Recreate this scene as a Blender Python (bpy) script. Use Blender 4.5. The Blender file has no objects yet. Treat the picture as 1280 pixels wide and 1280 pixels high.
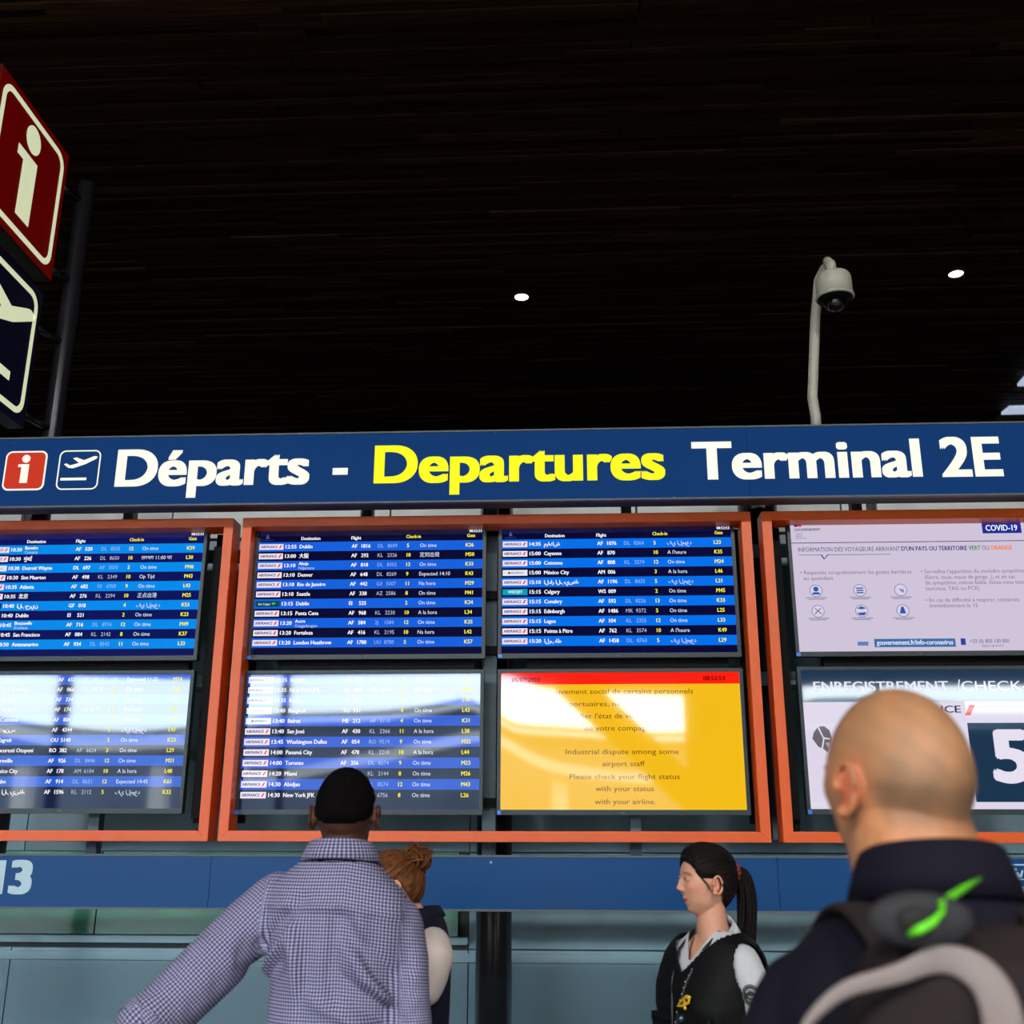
import bpy, bmesh, math, random
import numpy as np
from mathutils import Vector, Matrix
random.seed(4); rng = np.random.default_rng(7)
R = math.radians

# ------------------------------------------------------------------ camera, world, light, exposure
FPX, PITCH, YAW, ROLL = 1374.6, R(17.403), R(-2.992), R(.177)
CAM = Vector((0, -4.981, 1.6))
def cam_axes():
    cp, sp, cy, sy = math.cos(PITCH), math.sin(PITCH), math.cos(YAW), math.sin(YAW)
    fwd = Vector((sy*cp, cy*cp, sp)); right = Vector((cy, -sy, 0)); up = right.cross(fwd)
    cr, sr = math.cos(ROLL), math.sin(ROLL)
    return right*cr + up*sr, up*cr - right*sr, fwd
CR, CU, CF = cam_axes()
cam_data = bpy.data.cameras.new('camera'); cam = bpy.data.objects.new('camera', cam_data)
bpy.context.scene.collection.objects.link(cam)
cam.matrix_world = Matrix(((CR.x, CU.x, -CF.x, CAM.x), (CR.y, CU.y, -CF.y, CAM.y), (CR.z, CU.z, -CF.z, CAM.z), (0, 0, 0, 1)))
cam_data.sensor_fit = 'HORIZONTAL'; cam_data.sensor_width = 24; cam_data.lens = FPX/1280*24
cam_data.clip_start = .05; cam_data.clip_end = 500
cam_data.dof.use_dof = True; cam_data.dof.focus_distance = 4.9; cam_data.dof.aperture_fstop = 2.4
scene = bpy.context.scene; scene.camera = cam

SKY = 27.0
world = bpy.data.worlds.new('overcast_sky'); scene.world = world; world.use_nodes = True
wn = world.node_tree; wn.nodes.clear()
wo = wn.nodes.new('ShaderNodeOutputWorld'); wb = wn.nodes.new('ShaderNodeBackground')
wtc = wn.nodes.new('ShaderNodeTexCoord'); wno = wn.nodes.new('ShaderNodeTexNoise'); wno.inputs['Scale'].default_value = 2.2
wr = wn.nodes.new('ShaderNodeValToRGB')
wr.color_ramp.elements[0].position = .3; wr.color_ramp.elements[0].color = (.66, .82, .95, 1)
wr.color_ramp.elements[1].position = .65; wr.color_ramp.elements[1].color = (.88, .97, 1, 1)
wn.links.new(wtc.outputs['Generated'], wno.inputs['Vector']); wn.links.new(wno.outputs['Fac'], wr.inputs['Fac'])
wn.links.new(wr.outputs['Color'], wb.inputs['Color']); wb.inputs['Strength'].default_value = SKY
wn.links.new(wb.outputs['Background'], wo.inputs['Surface'])

def lamp(name, kind, loc, energy, color=(1, 1, 1), **kw):
    d = bpy.data.lights.new(name, kind); d.energy = energy; d.color = color
    for k, v in kw.items(): setattr(d, k, v)
    o = bpy.data.objects.new(name, d); scene.collection.objects.link(o); o.location = loc
    return o
# unseen warm fill lamps added under the ceiling behind the camera, brightening the boards
for i, (x, y) in enumerate([(-7.5, -11.5), (-2.5, -11.5), (2.5, -11.5), (7.5, -11.5)]):
    l = lamp('hall_fill_light', 'AREA', (x, y, 7.2), 880, (1, .94, .86), shape='DISK', size=1.4)
scene.view_settings.view_transform = 'Standard'; scene.view_settings.look = 'None'
scene.view_settings.exposure = 0.0; scene.view_settings.gamma = 1; scene.view_settings.use_curve_mapping = False

# ------------------------------------------------------------------ helpers
def ray(px, py):
    d = CF + CR*((px-640)/FPX) + CU*((640-py)/FPX)
    return d
def at(px, py, Y):          # point of the plane Y = const seen at a photo pixel
    d = ray(px, py); return CAM + d*((Y-CAM.y)/d.y)
def atx(px, py, X):
    d = ray(px, py); return CAM + d*((X-CAM.x)/d.x)
def atz(px, py, Z):
    d = ray(px, py); return CAM + d*((Z-CAM.z)/d.z)
def s2l(c):
    return tuple(((v/255)/12.92 if v/255 <= .04045 else ((v/255+.055)/1.055)**2.4) for v in c)

MATS = {}
def mat(name, rgb=(128, 128, 128), rough=.5, metal=0, emit=None, es=1.0, noise=0, nscale=8, bump=0, bscale=60, ior=1.5, attr=None, alpha=None, trans=0, sheen=0, spec=None, stretch=None, sss=0):
    if name in MATS: return MATS[name]
    m = bpy.data.materials.new(name); m.use_nodes = True; nt = m.node_tree; b = nt.nodes['Principled BSDF']
    c = s2l(rgb)
    b.inputs['Base Color'].default_value = (*c, 1); b.inputs['Roughness'].default_value = rough
    b.inputs['Metallic'].default_value = metal; b.inputs['IOR'].default_value = ior
    if spec is not None: b.inputs['Specular IOR Level'].default_value = spec
    if sheen: b.inputs['Sheen Weight'].default_value = sheen
    if trans: b.inputs['Transmission Weight'].default_value = trans
    if sss:
        b.inputs['Subsurface Weight'].default_value = sss; b.inputs['Subsurface Radius'].default_value = (.012, .005, .003); b.inputs['Subsurface Scale'].default_value = 1
    if emit: b.inputs['Emission Color'].default_value = (*s2l(emit), 1); b.inputs['Emission Strength'].default_value = es
    tc = nt.nodes.new('ShaderNodeTexCoord'); mp = nt.nodes.new('ShaderNodeMapping')
    nt.links.new(tc.outputs['Object'], mp.inputs['Vector'])
    if stretch: mp.inputs['Scale'].default_value = stretch
    if attr:
        a = nt.nodes.new('ShaderNodeAttribute'); a.attribute_name = attr; src = a.outputs['Color']
    else:
        src = None
    if noise:
        n = nt.nodes.new('ShaderNodeTexNoise'); n.inputs['Scale'].default_value = nscale; n.inputs['Detail'].default_value = 5
        nt.links.new(mp.outputs['Vector'], n.inputs['Vector'])
        mr = nt.nodes.new('ShaderNodeMapRange'); mr.inputs['To Min'].default_value = 1-noise; mr.inputs['To Max'].default_value = 1+noise
        mr.inputs['From Min'].default_value = .3; mr.inputs['From Max'].default_value = .7
        nt.links.new(n.outputs['Fac'], mr.inputs['Value'])
        mx = nt.nodes.new('ShaderNodeVectorMath'); mx.operation = 'MULTIPLY'
        if src: nt.links.new(src, mx.inputs[0])
        else: mx.inputs[0].default_value = c
        cb = nt.nodes.new('ShaderNodeCombineXYZ')
        for k in range(3): nt.links.new(mr.outputs['Result'], cb.inputs[k])
        nt.links.new(cb.outputs[0], mx.inputs[1]); src = mx.outputs[0]
    if src: nt.links.new(src, b.inputs['Base Color'])
    if bump:
        n2 = nt.nodes.new('ShaderNodeTexNoise'); n2.inputs['Scale'].default_value = bscale; n2.inputs['Detail'].default_value = 4
        nt.links.new(mp.outputs['Vector'], n2.inputs['Vector'])
        bp = nt.nodes.new('ShaderNodeBump'); bp.inputs['Strength'].default_value = bump; bp.inputs['Distance'].default_value = .01
        nt.links.new(n2.outputs['Fac'], bp.inputs['Height']); nt.links.new(bp.outputs['Normal'], b.inputs['Normal'])
    MATS[name] = m; return m

def link(o, parent=None):
    scene.collection.objects.link(o)
    if parent: o.parent = parent
    return o
def meshobj(name, V, F, m, parent=None, smooth=False, loc=None):
    me = bpy.data.meshes.new(name); me.from_pydata([tuple(v) for v in V], [], [tuple(int(i) for i in f) for f in F]); me.update()
    if smooth: me.polygons.foreach_set('use_smooth', [True]*len(me.polygons))
    if m: me.materials.append(m)
    o = bpy.data.objects.new(name, me)
    if loc: o.location = loc
    return link(o, parent)
def thing(name, label, cat, loc=(0, 0, 0), rz=0, group=None):
    o = bpy.data.objects.new(name, None); o.location = loc; o.rotation_euler = (0, 0, rz); o.empty_display_size = .1
    o['label'] = label; o['category'] = cat
    if group: o['group'] = group
    return link(o)
def tag(o, label, cat, group=None):
    o['label'] = label; o['category'] = cat
    if group: o['group'] = group
    return o

class MB:                       # collects simple solids, becomes ONE mesh object
    def __init__(s): s.V = []; s.F = []
    def add(s, V, F):
        k = len(s.V); s.V += [tuple(v) for v in V]; s.F += [tuple(i+k for i in f) for f in F]; return s
    def box(s, x0, x1, y0, y1, z0, z1):
        V = [(x, y, z) for x in (x0, x1) for y in (y0, y1) for z in (z0, z1)]
        return s.add(V, [(0, 1, 3, 2), (4, 6, 7, 5), (0, 4, 5, 1), (2, 3, 7, 6), (0, 2, 6, 4), (1, 5, 7, 3)])
    def tube(s, pts, r, seg=16, cap=True):
        pts = [Vector(p) for p in pts]; n = len(pts); rr = r if isinstance(r, (list, tuple)) else [r]*n
        V = []; ref = Vector((0, 0, 1)); u = None
        for i, p in enumerate(pts):
            t = (pts[min(i+1, n-1)]-pts[max(i-1, 0)]).normalized()
            if u is None:
                u = t.cross(ref)
                if u.length < .1: u = t.cross(Vector((1, 0, 0)))
            u = (u - t*u.dot(t)).normalized(); w = t.cross(u)
            for k in range(seg):
                a = 2*math.pi*k/seg; V.append(p + u*math.cos(a)*rr[i] + w*math.sin(a)*rr[i])
        F = [(i*seg+k, i*seg+(k+1) % seg, (i+1)*seg+(k+1) % seg, (i+1)*seg+k) for i in range(n-1) for k in range(seg)]
        if cap: F += [tuple(range(seg))[::-1], tuple((n-1)*seg+k for k in range(seg))]
        return s.add(V, F)
    def lathe(s, c, prof, seg=32, a0=0, a1=2*math.pi):     # profile of (r, z) about the vertical through c
        V = []; n = len(prof)
        for r, z in prof:
            for k in range(seg):
                a = 2*math.pi*k/seg; V.append((c[0]+r*math.cos(a), c[1]+r*math.sin(a), c[2]+z))
        F = [(i*seg+k, i*seg+(k+1) % seg, (i+1)*seg+(k+1) % seg, (i+1)*seg+k) for i in range(n-1) for k in range(seg)]
        F += [tuple(range(seg))[::-1], tuple((n-1)*seg+k for k in range(seg))]
        return s.add(V, F)
    def prism(s, poly, y0, y1):    # polygon in x,z extruded along y
        n = len(poly); V = [(x, y0, z) for x, z in poly] + [(x, y1, z) for x, z in poly]
        F = [tuple(range(n)), tuple(range(2*n-1, n-1, -1))] + [(i, i+n, (i+1) % n+n, (i+1) % n) for i in range(n)]
        return s.add(V, F)
    def ring(s, outer, inner, y0, y1):
        n = len(outer); V = [(x, y0, z) for x, z in outer] + [(x, y0, z) for x, z in inner] + [(x, y1, z) for x, z in outer] + [(x, y1, z) for x, z in inner]
        F = []
        for i in range(n):
            j = (i+1) % n
            F += [(i, j, n+j, n+i), (2*n+i, 3*n+i, 3*n+j, 2*n+j), (i, 2*n+i, 2*n+j, j), (n+i, n+j, 3*n+j, 3*n+i)]
        return s.add(V, F)
    def build(s, name, m, parent=None, smooth=False, bevel=0, xf=None, loc=None):
        V = s.V if xf is None else [xf(v) for v in s.V]
        o = meshobj(name, V, s.F, m, parent, smooth, loc)
        me = o.data; bm = bmesh.new(); bm.from_mesh(me); bmesh.ops.recalc_face_normals(bm, faces=bm.faces)
        if bevel: bmesh.ops.bevel(bm, geom=list(bm.edges), offset=bevel, segments=2, affect='EDGES', clamp_overlap=True)
        bm.to_mesh(me); bm.free()
        return o
def rrect(x0, x1, z0, z1, r, n=6):
    P = []
    for cx, cz, a in ((x1-r, z1-r, 0), (x0+r, z1-r, 90), (x0+r, z0+r, 180), (x1-r, z0+r, 270)):
        for k in range(n+1):
            t = R(a+90*k/n); P.append((cx+r*math.cos(t), cz+r*math.sin(t)))
    return P
def struct(o): o['kind'] = 'structure'; return o

# ------------------------------------------------------------------ lettering
TXT = {}
def text_mesh(st, bold=0.0, res=3):
    k = (st, bold, res)
    if k in TXT: return TXT[k]
    c = bpy.data.curves.new('t', 'FONT'); c.body = st; c.size = 1; c.offset = bold; c.resolution_u = res; c.fill_mode = 'FRONT'
    o = bpy.data.objects.new('t', c); scene.collection.objects.link(o)
    bpy.context.view_layer.update()
    me = bpy.data.meshes.new_from_object(o.evaluated_get(bpy.context.evaluated_depsgraph_get()))
    V = [tuple(v.co[:2]) for v in me.vertices]; F = [tuple(p.vertices) for p in me.polygons]
    bpy.data.objects.remove(o); bpy.data.curves.remove(c); bpy.data.meshes.remove(me)
    if not V: V = [(0, 0)]; F = []
    TXT[k] = (V, F); return TXT[k]
CAPH = max(v[1] for v in text_mesh('H')[0])
def put(mb, st, x, z, h, y, w=None, align='L', bold=0.0, res=2, x1=None):
    """cap height h, baseline z, left at x; w forces the width"""
    V, F = text_mesh(st, 0.0, res)
    a = min(v[0] for v in V); b = max(v[0] for v in V); sc = h/CAPH; sx = sc*.92
    if x1 is not None: w = x1-x
    if w is not None: sx = w/max(b-a, 1e-6)
    wid = (b-a)*sx
    x0 = x if align == 'L' else (x-wid/2 if align == 'C' else x-wid)
    offs = [(0, 0)] if not bold else [(bold*math.cos(k*math.pi/4), bold*math.sin(k*math.pi/4)) for k in range(8)] if bold > .035 else [(-bold, 0), (bold, 0), (0, bold*.6)]
    groups = [list(range(len(V)))]
    for dx, dz in offs:
        mb.add([(x0+(v[0]-a+dx)*sx, y, z+(v[1]+dz*.8)*sc) for v in V], F)
    return wid
def letter_groups(st, res):
    """split a word into its letters (loose pieces that overlap in x belong together)"""
    V, F = text_mesh(st, 0.0, res); par = list(range(len(V)))
    def find(i):
        while par[i] != i: par[i] = par[par[i]]; i = par[i]
        return i
    for f in F:
        for j in f[1:]: par[find(j)] = find(f[0])
    isl = {}
    for i in range(len(V)): isl.setdefault(find(i), []).append(i)
    G = sorted(isl.values(), key=lambda g: min(V[i][0] for i in g)); out = []
    for g in G:
        lo, hi = min(V[i][0] for i in g), max(V[i][0] for i in g)
        if out and lo < out[-1][1]-.05 and (hi-lo) and min(hi, out[-1][1])-lo > .4*min(hi-lo, out[-1][1]-out[-1][0]):
            out[-1][2] += g; out[-1][1] = max(hi, out[-1][1])
        else: out.append([lo, hi, list(g)])
    res_ = []
    for lo, hi, g in out:
        gi = {v: k for k, v in enumerate(g)}
        res_.append(([V[i] for i in g], [tuple(gi[j] for j in f) for f in F if f[0] in gi]))
    return res_

# ================================================================== SETTING
m_slat = mat('dark_wood_slats', (26, 18, 14), .55, spec=.08, attr='Col', noise=.5, nscale=3, stretch=(.6, 14, 14), bump=.3, bscale=30)
m_ceil = mat('black_ceiling', (14, 8, 6), .8, spec=.05, noise=.1)
CZ = 7.5
mb = MB(); mb.box(-34, 34, -32, 16, CZ+.03, CZ+.25)
ceiling = struct(mb.build('ceiling', m_ceil))
# individual thin wood battens, too fine to pick apart (a few pixels each)
n_sl = 0; V = []; F = []; C = []
y = -5.2
while y < 15.8:
    w = .05 + .02*random.random(); x = -30 + random.random()*2
    while x < 30:
        L = 1.6+2.6*random.random(); dz = random.uniform(-.006, .01); t = random.choice((.55, .8, 1, 1, 1.3, 1.9))
        k = len(V)
        V += [(x, y, CZ+.03), (x+L-.012, y, CZ+.03), (x+L-.012, y+w, CZ+.03), (x, y+w, CZ+.03), (x, y, CZ-.02+dz), (x+L-.012, y, CZ-.02+dz), (x+L-.012, y+w, CZ-.02+dz), (x, y+w, CZ-.02+dz)]
        F += [(k, k+4, k+5, k+1), (k+3, k+2, k+6, k+7), (k+4, k+7, k+6, k+5), (k, k+3, k+7, k+4), (k+1, k+5, k+6, k+2)]
        C += [(.027*t, .013*t, .0065*t, 1)]*8
        x += L
    y += w+.018
sl = meshobj('slat', V, F, m_slat, ceiling); sl['kind'] = 'stuff'
ca = sl.data.color_attributes.new('Col', 'FLOAT_COLOR', 'POINT'); ca.data.foreach_set('color', np.array(C, dtype=np.float32).ravel())

m_floor = mat('pale_stone_floor', (120, 116, 110), .25, noise=.08, nscale=2)
struct(MB().box(-34, 34, -32, 16, -.1, 0).build('floor', m_floor))
m_wdark = mat('dark_hall_wall', (22, 18, 16), .7, noise=.1)
struct(MB().box(-34.3, -34, -32, 16, 0, CZ+.2).build('wall_left', m_wdark))
struct(MB().box(34, 34.3, -32, 16, 0, CZ+.2).build('wall_right', m_wdark))
struct(MB().box(-34, 34, 16, 16.3, 0, CZ+.2).build('wall_far', m_wdark))

# glazed facade behind the photographer (mirrored in the screens)
m_white = mat('white_steel', (200, 205, 208), .4, noise=.03)
m_mull = mat('mullion_grey', (52, 70, 80), .5, noise=.05)
fac = MB()
fac.box(4.0, 7.6, -32.3, -32, 0, CZ+.2); fac.box(15.5, 34, -32.3, -32, 0, CZ+.2); fac.box(-34, -26, -32.3, -32, 0, CZ+.2)
fac.box(-26, 4, -32.3, -32, 0, .35); fac.box(7.6, 15.5, -32.3, -32, 0, 5.6)
wf = struct(fac.build('wall_front', m_wdark))
m_pane = mat('clear_glass', (235, 245, 245), 0, trans=1, ior=1.01)
def facade_window(name, xs, thick, sill=.35):
    w = bpy.data.objects.new(name, None); link(w); w.location = (xs[0], -32.1, sill); w['kind'] = 'structure'
    for i, x in enumerate(xs):
        MB().box(x-thick[i]/2-xs[0], x+thick[i]/2-xs[0], -.12, .12, 0, CZ-sill+.1).build('mullion', m_mull, w)
    if sill < 1: MB().box(0, xs[-1]-xs[0], -.06, .06, 2.35, 2.5).build('transom', m_mull, w)
    return w
facade_window('window_1', [-26, -17.3, -9.6, 3.95], [.3, .42, .24, .3])
facade_window('window_2', [7.6, 10.2, 15.5], [.2, .16, .2], 5.6)
# outside: ground, curved elevated road and long building
m_ground = mat('asphalt', (70, 72, 74), .9, noise=.1)
struct(MB().box(-90, 90, -150, -32.4, -.3, -.05).build('trim_3', m_ground))
def sweep_band(pts, zt, h, depth):
    V = []; F = []
    for (x, y), z in zip(pts, zt):
        V += [(x, y, z), (x, y-depth, z), (x, y-depth, z-h), (x, y, z-h)]
    for i in range(len(pts)-1):
        for k in range(4): F.append((4*i+k, 4*i+(k+1) % 4, 4*i+4+(k+1) % 4, 4*i+4+k))
    F += [(0, 1, 2, 3), (4*len(pts)-4, 4*len(pts)-1, 4*len(pts)-2, 4*len(pts)-3)]
    return V, F
def refl(px, py, Y):            # a point outside at plane Y (mirror image seen in the screens at this pixel)
    d = ray(px, py); t = (-Y + 0 - CAM.y)/d.y
    q = CAM + d*t; return q.x, q.z
def curve_band(name, Y, pix, hpx, depth, m, parent=None, down=None):
    P = []; Z = []
    xs = np.linspace(pix[0][0], pix[-1][0], 240); ys = np.interp(xs, [p[0] for p in pix], [p[1] for p in pix])
    ys = np.convolve(np.pad(ys, 3, 'edge'), np.ones(7)/7, 'valid')
    for a, b in zip(xs, ys):
        x, z = refl(a, b, Y); P.append((x, Y)); Z.append(z)
    h = hpx*(-Y+4.98)/FPX if down is None else None
    if down is None: V, F = sweep_band(P, Z, h, depth)
    else:
        V = []; F = []
        for (x, y), z in zip(P, Z): V += [(x, y, z), (x, y-depth, z), (x, y-depth, down), (x, y, down)]
        for i in range(len(P)-1):
            for k in range(4): F.append((4*i+k, 4*i+(k+1) % 4, 4*i+4+(k+1) % 4, 4*i+4+k))
        F += [(0, 1, 2, 3), (4*len(P)-4, 4*len(P)-1, 4*len(P)-2, 4*len(P)-3)]
    o = meshobj(name, V, F, m, parent)
    return o
# leaning concrete strut and the lowered ceiling edge inside the glazing
sa, sb_ = refl(722, 862, -31.2), refl(812, 946, -31.2)
p0, p1 = Vector((sa[0], 0, sa[1])), Vector((sb_[0], 0, sb_[1])); d = (p1-p0).normalized(); nrm = Vector((-d.z, 0, d.x))*.5
p0 = p0-d*.9; p1 = p1+d*(p1.z/-d.z)
pl = [(q.x, q.z) for q in (p0+nrm, p0-nrm, p1-nrm, p1+nrm)]
struct(MB().prism(pl, -31.5, -30.9).build('trim_1', mat('dark_concrete', (70, 66, 60), .7, noise=.1)))
ed = [(-600, 842), (0, 838), (240, 850), (270, 846), (600, 841), (640, 845), (680, 860), (760, 866), (870, 870), (960, 858), (1200, 857), (1500, 857)]
Vs = []; Fs = []
for a_, b_ in ed:
    x, z = refl(a_, b_, -31.7); Vs += [(x, -31.7, z), (x, -31.75, z), (x, -31.75, CZ+.03), (x, -31.7, CZ+.03)]
for i in range(len(ed)-1):
    for k in range(4): Fs.append((4*i+k, 4*i+(k+1) % 4, 4*i+4+(k+1) % 4, 4*i+4+k))
struct(meshobj('trim_2', Vs, Fs, m_wdark))
bld = thing('terminal_building', 'long low building with swooping white roof edges outside, mirrored in the lower screens', 'building', (0, -60, 0))
top = [(-400, 930), (-120, 872), (0, 898), (60, 908), (150, 916), (240, 910), (330, 894), (480, 890), (540, 882), (605, 868), (618, 900), (640, 906), (720, 910), (790, 916), (870, 916), (960, 900), (1000, 874), (1100, 872), (1200, 880), (1700, 880)]
def rel(o, T): o.location = (-T.location.x, -T.location.y, -T.location.z); return o
rel(curve_band('facade', -60, top, 0, 6, mat('far_facade', (84, 96, 104), .7, noise=.25, nscale=.4), bld, down=-.1), bld)
rel(curve_band('roof_edge', -59.5, [(a, b-1) for a, b in top], 6, 1, mat('dark_roof_edge', (60, 78, 88), .6), bld), bld)
rel(curve_band('roof_band', -59, [(a, b+5) for a, b in top], 5, 1, mat('bright_band', (235, 240, 240), .6), bld), bld)
road = thing('elevated_road', 'curving white elevated road outside, mirrored in the lower screens', 'road', (0, -45, 0))
rd = [(-400, 975), (0, 902), (40, 914), (90, 922), (150, 926), (240, 918), (300, 968), (360, 962), (430, 946), (500, 934), (560, 920), (610, 908), (680, 950), (760, 962), (900, 970), (1300, 940), (1700, 940)]
rel(curve_band('deck', -45, rd, 14, 2, mat('pale_concrete', (215, 215, 210), .7, noise=.1, nscale=.5), road), road)
rel(curve_band('barrier', -44.9, [(a, b-4) for a, b in rd], 2, .1, mat('dark_rail', (60, 70, 80), .5), road), road)
for px in (30, 200, 420, 700, 1000):
    x, z = refl(px, 985, -46); MB().box(x-.35, x+.35, -46.4, -45.6, -.1, np.interp(px, [p[0] for p in rd], [5.5]*len(rd))).build('pier', MATS['pale_concrete'], road, loc=(0, 45, 0))

# ------------------------------------------------------------------ counter block behind the boards
m_panel = mat('blue_grey_panel', (106, 138, 152), .38, noise=.04, nscale=2)
m_panel_up = mat('white_panel', (196, 204, 204), .45, noise=.03)
m_line = mat('groove_dark', (30, 38, 42), .6)
m_glass = mat('green_glass', (70, 140, 116), .12, noise=.25, nscale=1.2, stretch=(1, 1, 6))
WY = .9
wb_ = struct(MB().box(-8, 8, WY+.02, WY+.3, 0, 3.85).build('wall_back', m_line))
def zat(py, Y, px=640): return at(px, py, Y).z
def xat(px, py, Y): return at(px, py, Y).x
# grid of cladding panels, each its own piece; joints show as recessed dark lines
zl = [0.02, .62, zat(1204, WY, 750), zat(1188, WY, 750), 1.62, 2.45, 3.30]
xcol = [-8, -6.2, -4.3, xat(10, 1220, WY), xat(585, 1220, WY), 1.75, 3.6, 5.6, 8]
for i in range(len(xcol)-1):
    for j in range(len(zl)-1):
        if xcol[i+1] <= xat(585, 1220, WY)+.01 and j in (3,): continue
        MB().box(xcol[i]+.003, xcol[i+1]-.003, WY, WY+.02, zl[j]+.004, zl[j+1]-.004).build('panel', m_panel, wb_)
# narrow white top panels seen between sign and orange frames
tops = [-60, 28, 0, 0]
xs_top = [(-400, 28), (52, 160), (172, 215.5), (217.5, 451), (462, 487), (489.5, 777), (788, 794), (797, 1050), (1052.5, 1083), (1097, 1700)]
for a, b in xs_top:
    MB().box(xat(a, 645, WY), xat(b, 645, WY), WY-.01, WY+.02, 3.31, 3.84).build('panel', m_panel_up, wb_)
# green tinted glazing to the left of the black column
gx0, gx1 = -8, xat(574, 1160, WY)
for k in range(4):
    a = gx0+(gx1-gx0)*k/4; b = gx0+(gx1-gx0)*(k+1)/4
    MB().box(a+.004, b-.004, WY-.03, WY, zat(1168, WY, 300), 1.62).build('glass_pane', m_glass, wb_)
MB().box(-8, gx1+.05, WY-.07, WY, zat(1178, WY, 300), zat(1169, WY, 300)).build('ledge', m_panel, wb_, bevel=.004)
MB().box(-8, 8, WY-.012, WY+.001, zat(1190, WY, 300)-.04, zat(1190, WY, 300)).build('rail_strip', m_panel, wb_)

# posts and rails carrying the boards
m_post = mat('grey_post', (72, 90, 100), .45, spec=.3, noise=.05)
m_dark = mat('black_bracket', (8, 8, 10), .6, spec=.1)
m_col = mat('black_column', (16, 19, 26), .18, noise=.1)
rack = thing('screen_rack', 'grey steel rack of posts and rails carrying the orange framed boards', 'rack', (0, .12, 1.5))
def rk(mb, name, m): return mb.build(name, m, rack, loc=(0, -.12, -1.5))
for px in (-180, 116, 442, 795, 1110, 1420):
    x = xat(px, 1058, .12); rk(MB().box(x-.024, x+.024, .1, .16, 1.5, 3.46), 'post', m_post)
x = xat(613, 750, .1); rk(MB().box(x-.03, x+.03, .12, .18, 1.6, 3.3), 'post', m_post)
for py in (692, 850):
    z = zat(py, .2); rk(MB().box(-5, 5, .18, .22, z-.03, z+.03), 'rail', m_post)
for py in (668, 748, 816, 1004):
    z = zat(py, .16, 613); rk(MB().box(x-.055, x+.055, .09, .13, z-.02, z+.02), 'bracket', m_dark)
def column(px, py, label, z1=3.8, r=.083, Yc=.4):
    x = xat(px, py, Yc); t = MB().lathe((0, 0, 0), [(r, 0), (r, z1)], 32).build('round_column', m_col, None, True, loc=(x, Yc, 0))
    b = MB().lathe((0, 0, 0), [(r+.03, 0), (r+.03, .03)], 32).build('base_plate', m_dark, t)
    return tag(t, label, 'column')
column(617, 1200, 'black round column behind the blue fascia, left of the ponytailed woman', 3.62)
x = xat(948, 660, .5); rk(MB().lathe((x, .5, 1.68), [(.1, 0), (.1, 2.05)], 28), 'mast', m_col)
for xa in (-2.819, -1.483, -.323, 1.022):
    rk(MB().box(xa+.13, xa+1.05, .04, .09, 2.405, 2.48), 'cable_tray', m_dark)
for xa, xb in ((-1.71, -1.625), (.79, .83), (.92, 1.01), (-1.505, -1.47)):
    rk(MB().box(xa, xb, .11, .115, 1.74, 2.62), 'side_plate', m_dark); rk(MB().box(xa, xb, .11, .115, 2.66, 3.1), 'side_plate', m_dark)

# ------------------------------------------------------------------ orange frames
m_or = mat('orange_paint', (208, 80, 2), .38, spec=.4, noise=.05, nscale=3, stretch=(1, 1, .6), bump=.03, bscale=90)
def orange_frame(x0, x1, z0, z1, label, t=.044, y0=-.09, y1=.03):
    T = thing('orange_frame', label, 'frame', ((x0+x1)/2, y0, z0), 0, 'orange frames around the screens')
    X0, X1 = x0-(x0+x1)/2, x1-(x0+x1)/2; H = z1-z0; D = y1-y0
    for s in range(4):      # four mitred bars
        P = [[(X0, 0), (X1, 0), (X1-t, t), (X0+t, t)], [(X0, H), (X0+t, H-t), (X1-t, H-t), (X1, H)],
             [(X0, 0), (X0+t, t), (X0+t, H-t), (X0, H)], [(X1, 0), (X1, H), (X1-t, H-t), (X1-t, t)]][s]
        MB().prism(P, 0, D).build('frame_bar', m_or, T, bevel=.0015)
    return T
ZT, ZB = 3.123, 1.66
orange_frame(-3.96, -1.571, ZB, ZT, 'orange metal frame around the leftmost screens, cut by the left edge')
orange_frame(-1.527, .845, ZB, ZT, 'orange metal frame around the four middle screens')
orange_frame(.8955, 3.27, ZB, ZT, 'orange metal frame around the screens on the right behind the bald man')
sd = MB()
for xa, xb in ((-1.70, -1.625), (.80, .79), (.945, 1.0)):
    if xb > xa: rk(MB().box(xa, xb, .05, .09, ZB+.1, ZT-.1), 'side_plate', m_dark)

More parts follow.
